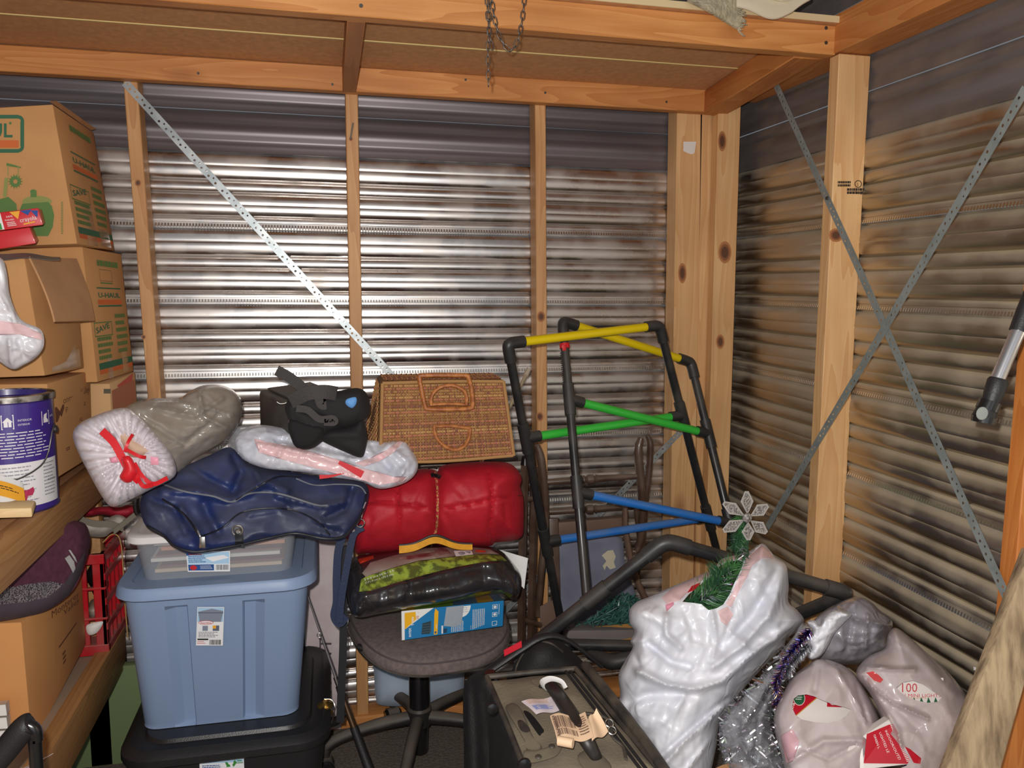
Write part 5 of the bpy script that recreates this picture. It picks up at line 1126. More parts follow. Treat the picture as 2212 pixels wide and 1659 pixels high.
# folded feet of the game: thick pipes lying forward
def pipe(name, px, r=.0165, par=None, n=6, m=PVC):
    P_ = [PY(*q) for q in px]; return obj(name, *tube(P_, r, 16, 0), m, par or lb)
def bent(par, A_, B_, C_, nm='elbow', r=.0195):
    a, b, c_ = Vector(A_), Vector(B_), Vector(C_); d1 = (a-b).normalized(); d2 = (c_-b).normalized()
    obj(nm, *tube([b+d1*.06, b+d1*.02, b+(d1+d2)*.006, b+d2*.02, b+d2*.06], r, 16, 4), FIT, par)
ft = thing('pipe_foot_frame', 'black pipe base frame with angled elbows leaning across before the ladder frames', 'pipe frame', PY(1350, 1440, 1.9))
A0, A1, A2, A3 = PY(1112, 1424, 1.80), PY(1438, 1168, 1.70), PY(1832, 1282, 1.62), PY(1640, 1362, 1.80)
obj('pipe', *tube([A0, A1], .0165, 18), PVC, ft); obj('pipe', *tube([A1, A2], .0165, 18), PVC, ft); obj('pipe', *tube([A2, A3], .0165, 18), PVC, ft)
bent(ft, A0, A1, A2); bent(ft, A1, A2, A3)
obj('coupling', *tube([lerp(A0, A1, .47), lerp(A0, A1, .62)], .0195, 16), FIT, ft); obj('coupling', *tube([lerp(A0, A1, .0), lerp(A0, A1, .1)], .0195, 16), FIT, ft)
B0, B1, B2, B3 = PY(1215, 1392, 1.93), PY(1345, 1402, 1.92), PY(1420, 1406, 1.90), PY(1560, 1400, 1.86)
obj('pipe', *tube([B0, B3], .0155, 16), PVC, ft)
C0, C1, C2 = PY(1272, 1414, 1.90), PY(1322, 1430, 1.84), PY(1400, 1416, 1.80)
obj('elbow', *tube([C0, lerp(C0, C1, .5), C1, lerp(C1, C2, .4), C2], [.012, .0185, .0195, .019, .017], 16, 5), FIT, ft)
# ---- upturned wooden chair
DW = mat('dark_varnish', (74, 54, 44), .3, col2=(92, 70, 58), nscale=18, coat=.3, dust=(128, 112, 98), dustamt=.4)
t = thing('rocking_chair', 'upturned dark wooden rocking chair with curved runners behind the ladder frames', 'chair', PY(1270, 1420, 2.38))
obj('rocker', *tube([PY(x, y, 2.33) for x, y in ((1384, 946), (1378, 975), (1384, 1040), (1388, 1100), (1384, 1160), (1376, 1190))], [.012, .017, .016, .016, .015, .012], 14, 6, sq=.8), DW, t)
obj('rocker', *tube([PY(x, y, 2.40) for x, y in ((1398, 940), (1404, 960), (1402, 1010), (1394, 1080), (1390, 1140), (1386, 1200))], [.010, .014, .014, .014, .013, .012], 14, 6, sq=.8), DW, t)
obj('rocker', *tube([PY(x, y, 2.36) for x, y in ((1160, 962), (1168, 990), (1176, 1060), (1178, 1140), (1170, 1230), (1162, 1330))], [.012, .016, .016, .015, .015, .014], 14, 6, sq=.8), DW, t)
obj('rocker', *tube([PY(x, y, 2.41) for x, y in ((1140, 930), (1148, 965), (1152, 1040), (1150, 1130), (1150, 1260), (1155, 1400))], [.010, .014, .014, .014, .014, .013], 14, 6, sq=.8), DW, t)
def turned(a, b, r, par, nm='stretcher'):
    a, b = Vector(a), Vector(b); prof = [(0, .6), (.05, .8), (.3, 1), (.4, 1), (.42, 1.25), (.435, .8), (.45, 1.3), (.48, 1.35), (.51, 1.3), (.525, .8), (.54, 1.25), (.56, 1), (.9, .8), (1, .55)]
    return obj(nm, *tube([lerp(a, b, s_) for s_, _ in prof], [r*q for _, q in prof], 14), DW, par)
turned(PY(1172, 1042, 2.36), PY(1384, 1028, 2.33), .0115, t); turned(PY(1176, 1106, 2.38), PY(1378, 1094, 2.35), .011, t)
obj('apron', *hexa(pbox([(1186, 1130), (1345, 1118), (1352, 1158), (1190, 1166)], 2.35, [(1347, 1112), (1354, 1156)], 2.39), .004), mat('taupe_wood', (118, 92, 76), .6, col2=(104, 80, 66), nscale=10), t)
obj('leg', *hexa(pbox([(1186, 1120), (1206, 1120), (1212, 1330), (1190, 1340)], 2.34, [(1208, 1118), (1214, 1328)], 2.37), .004), DW, t)
obj('leg', *tube([PY(x, y, 2.33) for x, y in ((1350, 1095), (1352, 1150), (1368, 1230), (1392, 1290), (1420, 1330))], [.014, .016, .017, .018, .017], 12, 6, sq=.6), MATS['taupe_wood'], t)
obj('leg', *tube([PY(x, y, 2.38) for x, y in ((1374, 1100), (1382, 1180), (1378, 1240))], .011, 12, 4, sq=.7), DW, t)
ol = [(1204, 1166), (1260, 1160), (1330, 1158), (1346, 1172), (1350, 1215), (1372, 1280), (1380, 1330), (1290, 1350), (1206, 1352), (1203, 1260)]
pf = Puff(ol, 2.36, .012, R=14, step=9, amp=.001, smooth=3, regions={'peeled_patch': [(1300, 1200), (1312, 1190), (1324, 1188), (1330, 1202), (1326, 1214), (1330, 1226), (1318, 1230), (1310, 1222), (1306, 1232), (1302, 1222), (1310, 1212)]})
pf.build('seat_underside', mat('blue_grey_lining', (128, 130, 146), .85, col2=(114, 116, 134), nscale=12), t, regmats={'peeled_patch': mat('foam_tan', (206, 196, 170), .9)})
obj('lower_board', *hexa(pbox([(1165, 1310), (1205, 1290), (1212, 1420), (1168, 1432)], 2.33, [(1210, 1288), (1216, 1418)], 2.36), .004), MATS['taupe_wood'], t)
# folding chair frame left of it
t = thing('folding_chair', 'folded dark brown chair standing between the red sleeping bag and ladder frame', 'chair', PY(1140, 1430, 2.36))
for (x0, y0, x1, y1, Y) in ((1134, 1000, 1126, 1390, 2.28), (1160, 1010, 1146, 1400, 2.33)): obj('leg', *tube([PY(x0, y0, Y), PY((x0+x1)/2-2, (y0+y1)/2, Y), PY(x1, y1, Y)], .0125, 4, 5, sq=1.0), DW, t)
obj('crossbar', *tube([PY(1130, 1340, 2.30), PY(1168, 1350, 2.33)], .008, 10), DW, t)
obj('crossbar', *tube([PY(1132, 1080, 2.30), PY(1160, 1076, 2.33)], .008, 10), DW, t)
obj('end_cap', *tube([PY(1134, 1004, 2.28), PY(1135, 985, 2.28)], [.014, .010], 12), BKG, t)
# ---- string of green lights, cardboard, grey board under it
t = thing('string_lights', 'tangled green wire light string heaped against the upturned chair', 'light string', PY(1310, 1372, 2.2))
rs = random.Random(5); GW = mat('green_wire', (44, 92, 84), .45); GB = mat('green_bulb', (70, 110, 104), .3)
def inheap(): 
    while True:
        x, y = rs.uniform(1228, 1400), rs.uniform(1276, 1370); lim = 1352-74*math.exp(-((x-1350)/62)**2)
        if y > lim and y < 1372-.10*(x-1228): return x, y
for j in range(7):
    pts = []; 
    for i in range(34): x, y = inheap(); pts.append(PY(x, y, rs.uniform(2.17, 2.29)))
    pts.sort(key=lambda v: v.x+rs.uniform(-.08, .08)); o = obj('wire', *tube(pts, .0017, 5, 5), GW, t); o['kind'] = 'stuff'
bl__ = []
for i in range(150):
    x, y = inheap(); p = PY(x, y, rs.uniform(2.15, 2.24)); d = Vector((rs.uniform(-1, 1), rs.uniform(-1, .3), rs.uniform(-.6, 1))).normalized(); bl__.append(tube([p, p+d*.010, p+d*.020], [.0028, .0026, .0008], 5))
o = obj('bulbs', *join(*bl__), GB, t); o['kind'] = 'stuff'
t = thing('brown_envelope', 'yellow-brown padded envelope under the green light string', 'envelope', PY(1340, 1385, 2.15))
obj('sheet', *sheet(lambda u, v: PY(1285+110*u-4*v, 1356-10*u+(10+26*math.sin(u*2.6))*v, 2.17-.04*v+.004*math.sin(7*u)), 14, 6, .003), mat('kraft_yellow', (176, 126, 60), .7, col2=(156, 108, 52), nscale=6), t)
t = thing('grey_board', 'grey cardboard panel lying flat beneath the envelope', 'board', PY(1300, 1400, 2.1))
obj('panel', *hexa(pbox([(1228, 1362), (1420, 1360), (1420, 1396), (1220, 1394)], 2.13, [(1400, 1340), (1405, 1390)], 2.25), .003), mat('grey_card', (118, 110, 108), .85, col2=(104, 98, 98), nscale=9), t)
# ================================================================ suitcases
SUB = mat('suitcase_black', (34, 32, 33), .7, col2=(26, 24, 25), nscale=30, bump=.4, bscale=240); SUD = mat('suitcase_dusty', (104, 95, 82), .8, col2=(150, 136, 112), nscale=5, lo=.38, hi=.66, bump=.3, bscale=160); SUT = mat('suitcase_trim', (48, 44, 42), .55, col2=(84, 76, 66), nscale=20)
Zc = .600
tfl, tfr, tnr, tnl = PZ(1052, 1462, Zc), PZ(1243, 1444, Zc), PZ(1432, 1668, Zc), PZ(1150, 1700, Zc)
t = thing('suitcase', 'dusty black upright suitcase with luggage tags and moulded handles, front centre', 'suitcase', ((tfl+tnr)/2)*1, 'black suitcases at the front')
t.location.z = 0; ROOT[t.name] = Vector(t.location)
def dn(v, z, k=1.0): 
    c_ = (tfl+tfr+tnr+tnl)/4; return Vector((c_.x+(v.x-c_.x)*k, c_.y+(v.y-c_.y)*k, z))
ring4 = lambda z, k: [dn(v, z, k) for v in (tnl, tnr, tfr, tfl)]
obj('case_body', *hexa(ring4(.02, 1.02)+ring4(Zc-.005, 1.0), .03, 4), SUB, t)
def top(u, v, l=0): return bil(tnl, tnr, tfr, tfl, u, v)+Vector((0, 0, l))
def lat(px, l=.004): a = PZ(px[0], px[1], Zc+l); return a
V = []; Fc = []; N = 26
for j in range(N+1):
    for i in range(N+1):
        u, v = i/N, j/N; e = min(u, 1-u, v, 1-v); V.append(top(.02+.96*u, .02+.96*v, -.006+.012*(1-math.exp(-e*14))+.0035*noise.noise(Vector((u*3, v*5, 1)))))
for j in range(N):
    for i in range(N): a = j*(N+1)+i; Fc.append((a, a+1, a+N+2, a+N+1))
obj('top_panel', V, Fc, SUD, t)
for q in ([(1052, 1462), (1150, 1452), (1243, 1444)], [(1243, 1444), (1340, 1560), (1440, 1680)], [(1052, 1462), (1100, 1575), (1145, 1690)]):
    obj('piping', *tube([PZ(x, y, Zc+.0) for x, y in q], .0055, 8, 4), SUT, t)
for q in ([(1222, 1450), (1318, 1575), (1405, 1690)], [(1232, 1450), (1330, 1575), (1418, 1690)]): obj('zipper', *tube([PZ(x, y, Zc+.008) for x, y in q], .0035, 8, 4, sq=.7), SUB, t)
# outer rounded rib at right and wheel-side rib at left
obj('side_rib', *tube([PZ(x, y, z) for x, y, z in ((1262, 1440, Zc-.02), (1275, 1450, Zc+.012), (1380, 1585, Zc+.012), (1460, 1700, Zc+.01))], .010, 10, 5), SUT, t)
Puff([(1050, 1452), (1022, 1456), (1004, 1478), (1000, 1520), (1002, 1620), (1004, 1800), (1010, 2000), (1200, 2000), (1165, 1720), (1120, 1610), (1085, 1530), (1066, 1478)], 1.50, .05, R=26, step=6, amp=.002, freq=18, slope=(-.0014, -.0003), smooth=4, seed=4,
   folds=[([(1022, 1480), (1030, 1600), (1035, 1900)], 9, -.014), ([(1046, 1500), (1062, 1640), (1070, 1900)], 9, -.009), ([(1010, 1500), (1014, 1800)], 5, .006)]).build('side_gusset', SUB, t)
# left moulded latch handle
def pad(name, px, l0, h, m, bev=.3, par=None):
    ol = [(p.x, p.y) for p in catmull([Vector((a, b, 0)) for a, b in px], 4, True)]; cx_ = sum(a for a, b in ol)/len(ol); cy_ = sum(b for a, b in ol)/len(ol); n = len(ol)
    R_ = [[PZ(x, y, Zc+l0) for x, y in ol], [PZ(x, y, Zc+l0+h*.6) for x, y in ol], [PZ(cx_+(x-cx_)*.92, cy_+(y-cy_)*.92, Zc+l0+h) for x, y in ol], [PZ(cx_+(x-cx_)*.6, cy_+(y-cy_)*.6, Zc+l0+h*1.08) for x, y in ol]]
    return obj(name, *loft(R_), m, par or t, angle=50)
pad('handle_cover', [(1092, 1530), (1104, 1519), (1116, 1522), (1128, 1536), (1152, 1592), (1170, 1612), (1160, 1622), (1138, 1620), (1136, 1606), (1112, 1565)], .004, .014, mat('handle_plastic', (96, 88, 76), .55, col2=(128, 118, 100), nscale=9))
pad('button', [(1118, 1558), (1128, 1556), (1140, 1568), (1145, 1578), (1136, 1582), (1124, 1576)], .016, .006, SUT)
pad('recess', [(1130, 1536), (1146, 1540), (1186, 1590), (1196, 1602), (1180, 1606), (1166, 1592), (1144, 1560)], .003, .003, mat('deep_black', (14, 13, 14), .7))
pad('mount_plate', [(1132, 1622), (1176, 1616), (1214, 1600), (1208, 1628), (1180, 1642), (1140, 1648)], .002, .007, MATS['handle_plastic'])
for x, y in ((1163, 1635), (1192, 1612)): obj('rivet', *lathe(PZ(x, y, Zc+.012), [(.006, 0), (.005, .002), (.002, .0025)], 14), SUT, t)
pad('mount_plate', [(1146, 1470), (1170, 1461), (1190, 1464), (1200, 1480), (1184, 1492), (1166, 1488)], .002, .006, MATS['handle_plastic'])
pad('mount_plate', [(1248, 1632), (1280, 1618), (1310, 1640), (1320, 1660), (1290, 1672), (1262, 1662)], .002, .007, MATS['handle_plastic'])
def ZT3(x, y, l): return PZ(x, y, Zc+l)
obj('carry_handle', *tube([ZT3(1170, 1484, .006), ZT3(1182, 1478, .020), ZT3(1196, 1488, .034), ZT3(1225, 1530, .046), ZT3(1262, 1590, .040), ZT3(1282, 1625, .02), ZT3(1292, 1640, .006)], [.008, .010, .013, .014, .014, .011, .009], 14, 6, sq=.75), mat('handle_wrap', (52, 46, 42), .45, col2=(30, 27, 26), nscale=12), t)
obj('loop_tag', *tube([ZT3(x, y, z) for x, y, z in ((1196, 1500, .01), (1176, 1488, .03), (1172, 1474, .05), (1190, 1466, .065), (1212, 1472, .065), (1222, 1486, .055))], .006, 8, 5, sq=.18), WHITE, t)
# tags
def tagsheet(nm, c4, l, m, curl=.0, pr=None):
    P4 = [PZ(x, y, Zc+z) for x, y, z in c4]
    f = lambda u, v: bil(P4[0], P4[1], P4[2], P4[3], u, v)+Vector((0, 0, curl*math.sin(u*math.pi*2.2)+curl*.5*math.sin(v*5)))
    o = obj(nm, *sheet(f, 16, 8, .0008), m, t)
    if pr:
        g = Print(lambda u, v, l_: f(u, v)+Vector((0, 0, l_+.001)), 1.4); pr(g); g.out('print', o)
TAN = mat('tag_tan', (226, 192, 158), .6)
def p1(g): g.bar(.08, .12, .62, .88, mat('tag_ink', (92, 66, 60), .6), 18); g.bar(.03, .1, .1, .92, MATS['tag_ink'], 12, False); g.words(.68, .1, .95, .85, 8, MATS['tag_ink'], .4)
tagsheet('barcode_tag', [(1204, 1602, .045), (1282, 1594, .052), (1264, 1538, .060), (1188, 1544, .052)], 0, TAN, .004, p1)
tagsheet('tag_end', [(1279, 1601, .045), (1314, 1582, .035), (1288, 1530, .065), (1270, 1552, .055)], 0, TAN, .003)
obj('tag_roll', *tube([ZT3(1206, 1600, .045), ZT3(1238, 1606, .046)], .008, 12), TAN, t)
def p2(g): g.rect(.1, .2, .6, .5, mat('tag_blue', (140, 146, 190), .5)); g.words(.1, .1, .9, .45, 3, MATS['tag_blue'], .5); g.words(.1, .6, .8, .9, 3, mat('tag_orange', (206, 160, 130), .5), .5)
tagsheet('name_tag', [(1158, 1543, .02), (1212, 1534, .024), (1196, 1503, .03), (1126, 1514, .025)], 0, mat('tag_lilac', (206, 192, 196), .4, coat=.4), .002, p2)
obj('strap', *tube([ZT3(x, y, z) for x, y, z in ((1262, 1540, .03), (1296, 1545, .03), (1318, 1560, .02), (1322, 1590, .02), (1345, 1612, .01), (1352, 1640, .01))], .004, 8, 5, sq=.5), SUT, t)
for x, y in ((1316, 1562), (1322, 1578)): ringat(PZ(x, y, Zc+.03), .007, .0015, STEEL, t, nrm=(0, -.6, .8))
for x, y in ((1063, 1530), (1132, 1650)): obj('stud_foot', *lathe(PY(x, y, 1.33 if y < 1600 else 1.17), [(.011, 0), (.010, -.004), (.004, -.006)], 14, 'Y'), BKG, t)
# second suitcase behind
t2 = thing('suitcase', 'black fabric suitcase with red patch on its frame, behind the dusty suitcase', 'suitcase', PY(1230, 1480, 1.72), 'black suitcases at the front'); t2.location.z = 0; ROOT[t2.name] = Vector(t2.location)
pf = Puff([(1092, 1480), (1110, 1440), (1128, 1405), (1150, 1385), (1180, 1376), (1205, 1380), (1240, 1410), (1290, 1460), (1328, 1500), (1332, 1540), (1320, 1620), (1290, 1900), (1130, 1900), (1100, 1600)], 1.76, .09, R=60, step=9, amp=.002, freq=20, smooth=4)
pf.build('case_body', SUB, t2)
obj('piping', *tube(on(pf, [(1112, 1462), (1118, 1434), (1140, 1398), (1160, 1386), (1190, 1390), (1216, 1408)], .001), .0022, 6), SUT, t2)
obj('frame_bar', *tube([PY(x, y, 1.66) for x, y in ((1035, 1470), (1052, 1452), (1090, 1425), (1130, 1398), (1165, 1378), (1200, 1374), (1240, 1392), (1300, 1440))], [.010, .013, .014, .014, .012, .010, .009, .007], 12, 5, sq=.6), BKR, t2)
obj('red_patch', *sheet(lambda u, v: PY(1088+38*u+1*v, 1404-20*u+13*v, 1.640+.0005*v), 4, 2, .002), mat('red_patch', (208, 30, 48), .6), t2)
obj('bar_bracket', *tube([PY(1058, 1452, 1.64), PY(1064, 1476, 1.64)], [.012, .016], 10), BKG, t2)
# ================================================================ RIGHT FOREGROUND: BAGS, TREE, PLANK, POLE
WBAG = mat('trash_bag_white', (232, 231, 236), .38, col2=(216, 217, 226), nscale=7, coat=.2, crinkle=7)
BIN_ = mat('bag_inside', (214, 212, 220), .5)
# ---- artificial tree inside the bag
t = thing('artificial_tree', 'green artificial tree top poking out of the white trash bag', 'christmas tree', PY(1560, 1500, 1.62))
NG = mat('needle_green', (52, 104, 56), .5, col2=(84, 136, 76), nscale=40); NG2 = mat('needle_dark', (34, 78, 48), .6); SILV = mat('tinsel_silver', (220, 226, 232), .12, 1)
def branch(name, pts, n, ln, par, seed, m=NG, wire=.0022, spread=1.0, nw=.0011):
    rs = random.Random(seed); P_ = catmull(pts, 6); V = []; Fc = []
    for i in range(n):
        q = rs.random()*(len(P_)-1); k = int(q); p = P_[k].lerp(P_[k+1], q-k); ax = (P_[k+1]-P_[k]).normalized()
        d = Vector((rs.gauss(0, 1), rs.gauss(0, 1), rs.gauss(0, 1))); d = (d-ax*d.dot(ax)).normalized()*spread+ax*.55; d.normalize(); L = ln*rs.uniform(.6, 1.15)
        s_ = d.cross(Vector((rs.random(), rs.random(), rs.random()))).normalized()*nw; u_ = d.cross(s_).normalized()*nw*.7; k = len(V)
        V += [p+s_, p-s_*.5+u_, p-s_*.5-u_, p+d*L]; Fc += [(k, k+1, k+3), (k+1, k+2, k+3), (k+2, k, k+3)]
    v2, f2 = tube(P_, wire, 5); V2, F2 = join((V, Fc), (v2, f2))
    o = obj(name, V2, F2, m, par, angle=0); o['kind'] = 'stuff'; return o
YT = 1.60
obj('trunk', *tube([PY(1614, 1130, YT), PY(1612, 1200, YT+.01), PY(1600, 1300, YT+.02), PY(1570, 1480, YT+.04)], [.004, .005, .008, .010], 10, 4), mat('trunk_green', (40, 64, 44), .6), t)
sd_ = 0
for pts in ([(1606, 1120, YT-.01), (1604, 1160, YT-.01), (1606, 1210, YT)], [(1600, 1105, YT), (1596, 1140, YT-.01), (1600, 1180, YT)],
            [(1608, 1150, YT), (1592, 1165, YT-.02), (1588, 1185, YT-.02)]):
    sd_ += 1; branch('branch', [PY(*q) for q in pts], 130, .028, t, sd_, [NG, NG2][sd_ % 2], nw=.0013)
for pts in ([(1480, 1298, 1.56), (1530, 1292, 1.56), (1570, 1296, 1.57)], [(1500, 1282, 1.58), (1540, 1260, 1.58), (1580, 1238, 1.59)], [(1520, 1302, 1.55), (1552, 1270, 1.56), (1585, 1222, 1.58)],
            [(1508, 1300, 1.58), (1550, 1308, 1.56), (1572, 1290, 1.57)], [(1540, 1312, 1.57), (1562, 1260, 1.58), (1572, 1225, 1.6)], [(1495, 1290, 1.6), (1530, 1270, 1.6), (1560, 1230, 1.61)],
            [(1530, 1285, 1.55), (1550, 1255, 1.56), (1556, 1232, 1.57)], [(1490, 1305, 1.57), (1520, 1310, 1.56), (1545, 1316, 1.56)], [(1560, 1300, 1.58), (1580, 1260, 1.58), (1600, 1225, 1.6)]):
    sd_ += 1; branch('branch', [PY(*q) for q in pts], 150, .042, t, sd_, [NG, NG2, NG][sd_ % 3], nw=.0016)
o = branch('silver_strands', [PY(1510, 1300, 1.545), PY(1550, 1275, 1.55), PY(1580, 1235, 1.56)], 120, .035, t, 77, SILV, .0008)
o = branch('silver_strands', [PY(1604, 1180, YT-.02), PY(1606, 1200, YT-.02)], 30, .02, t, 78, SILV, .0008)
obj('bead', *lathe(PY(1580, 1262, 1.55), [(.001, -.003), (.003, 0), (.001, .003)], 8, 'Y'), mat('magenta_bead', (190, 30, 150), .2, .5), t)
# ---- snowflake tree topper
t = thing('snowflake_topper', 'clear glittery six-petal snowflake tree topper above the white trash bag', 'ornament', PY(1614, 1125, YT-.03))
GLIT = mat('glitter_silver', (176, 170, 164), .35, .4, col2=(112, 106, 102), nscale=260, bump=.8, bscale=300, lo=.4, hi=.6); CLR = mat('clear_acrylic', (196, 192, 188), .12, alpha=.5, coat=.5)
cxs, cys = 1615, 1119
for k, (a, L) in enumerate(((-92, 58), (-32, 52), (38, 52), (88, 48), (152, 60), (212, 62))):
    c_, s_ = math.cos(math.radians(a)), math.sin(math.radians(a))
    def pp(r_, w_, dy): return PY(cxs+c_*r_-s_*w_, cys+s_*r_+c_*w_, YT-.035+dy)
    def leaf(k_, d0, d1, i=0): 
        q = [(8+i, 0), (L*.62, 13-i), (L-i, 4-i*.4), (L-i, -4+i*.4), (L*.62, -13+i)]; A_ = [pp(x, y, d0) for x, y in q]; B_ = [pp(x, y, d1) for x, y in q]; n = 5
        return A_+B_, [tuple(range(n)), tuple(range(2*n-1, n-1, -1))]+[(j, (j+1) % n, (j+1) % n+n, j+n) for j in range(n)]
    o = obj('petal', *leaf(0, -.002, .002), CLR, t, angle=0)
    obj('glitter_core', *leaf(0, -.0035, -.0022, 4), GLIT, o, angle=0)
    obj('petal_rim', *tube([pp(x, y, -.002) for x, y in [(8, 0), (L*.62, 13), (L, 3), (L, -3), (L*.62, -13)]], .0011, 6, closed=True), mat('rim_silver', (214, 210, 206), .25, .5), o)
obj('hub', *lathe(PY(cxs, cys, YT-.044), [(.010, .006), (.011, 0), (.007, -.004), (.002, -.005)], 14, 'Y'), GLIT, t)
# ---- white trash bag
t = thing('trash_bag', 'big white trash bag with pink drawstring hem holding the artificial tree', 'trash bag', PY(1520, 1659, 1.5))
ol = [(1360, 1318), (1376, 1300), (1401, 1290), (1440, 1272), (1479, 1256), (1512, 1242), (1539, 1230), (1558, 1208), (1585, 1200), (1606, 1196), (1626, 1186), (1647, 1174), (1664, 1190), (1675, 1204), (1692, 1214), (1701, 1230), (1704, 1265), (1703, 1300), (1722, 1318), (1737, 1340), (1722, 1362), (1700, 1380), (1690, 1400), (1650, 1440), (1610, 1484), (1580, 1530), (1554, 1566), (1548, 1610), (1530, 1690), (1500, 1800), (1440, 1780), (1415, 1680), (1393, 1611), (1360, 1570), (1334, 1529), (1340, 1500), (1336, 1458), (1352, 1425), (1367, 1398), (1362, 1385), (1371, 1365), (1360, 1345)]
hole = [(1474, 1300), (1488, 1284), (1509, 1266), (1535, 1246), (1553, 1224), (1569, 1215), (1594, 1210), (1606, 1214), (1600, 1232), (1588, 1256), (1576, 1284), (1562, 1306), (1548, 1314), (1531, 1318), (1515, 1305), (1495, 1302)]
pf = Puff(ol, 1.58, .10, R=95, step=4, amp=.006, freq=12, crease=.011, cfreq=7, ridge=.004, rfreq=9, seed=11, slope=(0, -.00025), back=.6, holes=[hole],
  regions={'pink_hem': [(1567, 1306), (1580, 1284), (1592, 1256), (1604, 1230), (1612, 1206), (1646, 1177), (1662, 1190), (1672, 1206), (1645, 1206), (1625, 1222), (1608, 1256), (1590, 1290), (1580, 1312)],
           'pink_hem#2': [(1478, 1258), (1510, 1243), (1540, 1232), (1560, 1209), (1604, 1198), (1606, 1211), (1592, 1207), (1568, 1212), (1550, 1222), (1532, 1243), (1505, 1262), (1484, 1281), (1470, 1296), (1440, 1306), (1430, 1290), (1450, 1272)],
           'pink_hem#3': [(1551, 1320), (1572, 1310), (1584, 1328), (1570, 1352), (1556, 1340)], 'red_drawstring': [(1484, 1281), (1494, 1266), (1513, 1258), (1512, 1264), (1497, 1276)], 'pink_tie': [(1437, 1307), (1455, 1300), (1456, 1306), (1440, 1321)]},
  folds=[([(1737, 1340), (1640, 1400), (1560, 1470), (1500, 1490), (1440, 1480), (1380, 1450)], 9, .024), ([(1700, 1240), (1660, 1330), (1600, 1400), (1540, 1440)], 11, .020), ([(1680, 1230), (1625, 1330), (1560, 1400)], 9, -.016),
         ([(1400, 1390), (1450, 1430), (1490, 1440)], 8, -.018), ([(1540, 1330), (1548, 1390), (1540, 1420)], 6, .010), ([(1480, 1320), (1500, 1380)], 8, -.010), ([(1440, 1330), (1440, 1370), (1470, 1400)], 7, .012), ([(1580, 1340), (1560, 1390)], 5, -.010),
         ([(1400, 1690), (1480, 1600), (1560, 1530)], 7, .014), ([(1440, 1720), (1510, 1630), (1556, 1570)], 6, .012), ([(1420, 1640), (1500, 1570), (1570, 1510)], 6, -.012), ([(1340, 1530), (1400, 1500), (1500, 1500)], 12, -.014), ([(1375, 1370), (1365, 1400), (1380, 1440)], 6, -.014)])
pf.build('bag_body', WBAG, t, BIN_, regmats={'pink_hem': PINK, 'pink_hem#2': PINK, 'pink_hem#3': PINK, 'red_drawstring': RIB, 'pink_tie': mat('pink_ribbon', (226, 150, 170), .5)})
# ---- clear bag of tinsel
CB = mat('clear_bag', (196, 196, 202), .14, coat=.8, alpha=.48, spec=.8, crinkle=8)
t = thing('clear_bag', 'crumpled clear plastic bag of silver and blue tinsel between the white bags', 'bag', PY(1620, 1659, 1.4))
ol = [(1735, 1345), (1716, 1372), (1700, 1392), (1668, 1430), (1640, 1464), (1606, 1496), (1575, 1530), (1556, 1560), (1553, 1600), (1562, 1640), (1580, 1690), (1640, 1800), (1760, 1800), (1720, 1680), (1692, 1620), (1676, 1560), (1680, 1500), (1704, 1460), (1740, 1420), (1770, 1390), (1760, 1356)]
pf = Puff(ol, 1.47, .08, R=45, step=4, amp=.008, freq=13, crease=.010, cfreq=11, ridge=.006, rfreq=9, seed=21, folds=[([(1720, 1370), (1660, 1480), (1600, 1580)], 5, .012), ([(1700, 1420), (1640, 1540), (1630, 1640)], 5, -.012), ([(1610, 1500), (1600, 1600), (1640, 1680)], 5, .010)])
pf.build('bag_film', CB, t)
def shards(name, n, poly, Y0, Y1, ms, par, seed, sz=.010):
    rs = random.Random(seed); V = []; Fc = []; fm = []; xs = [p[0] for p in poly]; ys = [p[1] for p in poly]
    while len(Fc) < n:
        x, y = rs.uniform(min(xs), max(xs)), rs.uniform(min(ys), max(ys))
        if not pip(x, y, poly): continue
        p = PY(x, y, rs.uniform(Y0, Y1)); d = Vector((rs.gauss(0, 1), rs.gauss(0, 1), rs.gauss(0, 1))).normalized(); s_ = d.orthogonal().normalized(); L = sz*rs.uniform(.5, 1.6); k = len(V)
        V += [p-d*L+s_*.0016, p-d*L-s_*.0016, p+d*L-s_*.0016, p+d*L+s_*.0016]; Fc.append((k, k+1, k+2, k+3)); fm.append(rs.randrange(len(ms)))
    o = obj(name, V, Fc, ms, par, fm, angle=0); o['kind'] = 'stuff'; return o
TS = [mat('tin_a', (226, 228, 232), .16, 1), mat('tin_b', (186, 196, 206), .2, 1), mat('tin_c', (196, 206, 190), .2, 1), mat('tin_d', (214, 196, 214), .2, 1), mat('tin_e', (120, 118, 120), .3, 1)]
TBL = [mat('tin_blue', (60, 70, 190), .18, 1), mat('tin_navy', (50, 50, 120), .2, 1), mat('tin_white', (230, 230, 236), .15, 1), mat('tin_pink', (190, 130, 190), .2, 1), mat('tin_gold', (200, 160, 110), .2, 1)]
t3 = thing('silver_tinsel', 'heap of silver iridescent tinsel inside the clear bag', 'tinsel', PY(1620, 1640, 1.46))
shards('tinsel_mass', 3000, [(1700, 1400), (1640, 1470), (1590, 1520), (1562, 1560), (1560, 1620), (1590, 1690), (1700, 1690), (1680, 1610), (1672, 1550), (1684, 1490), (1720, 1430)], 1.415, 1.47, TS, t3, 3, .012)
t3 = thing('blue_tinsel', 'blue and silver glitter tinsel garland along the edge of the clear bag', 'tinsel', PY(1690, 1500, 1.38))
gl = [PY(x, y, 1.385) for x, y in ((1752, 1358), (1736, 1378), (1716, 1400), (1700, 1426), (1686, 1452), (1676, 1480), (1682, 1505), (1674, 1525))]
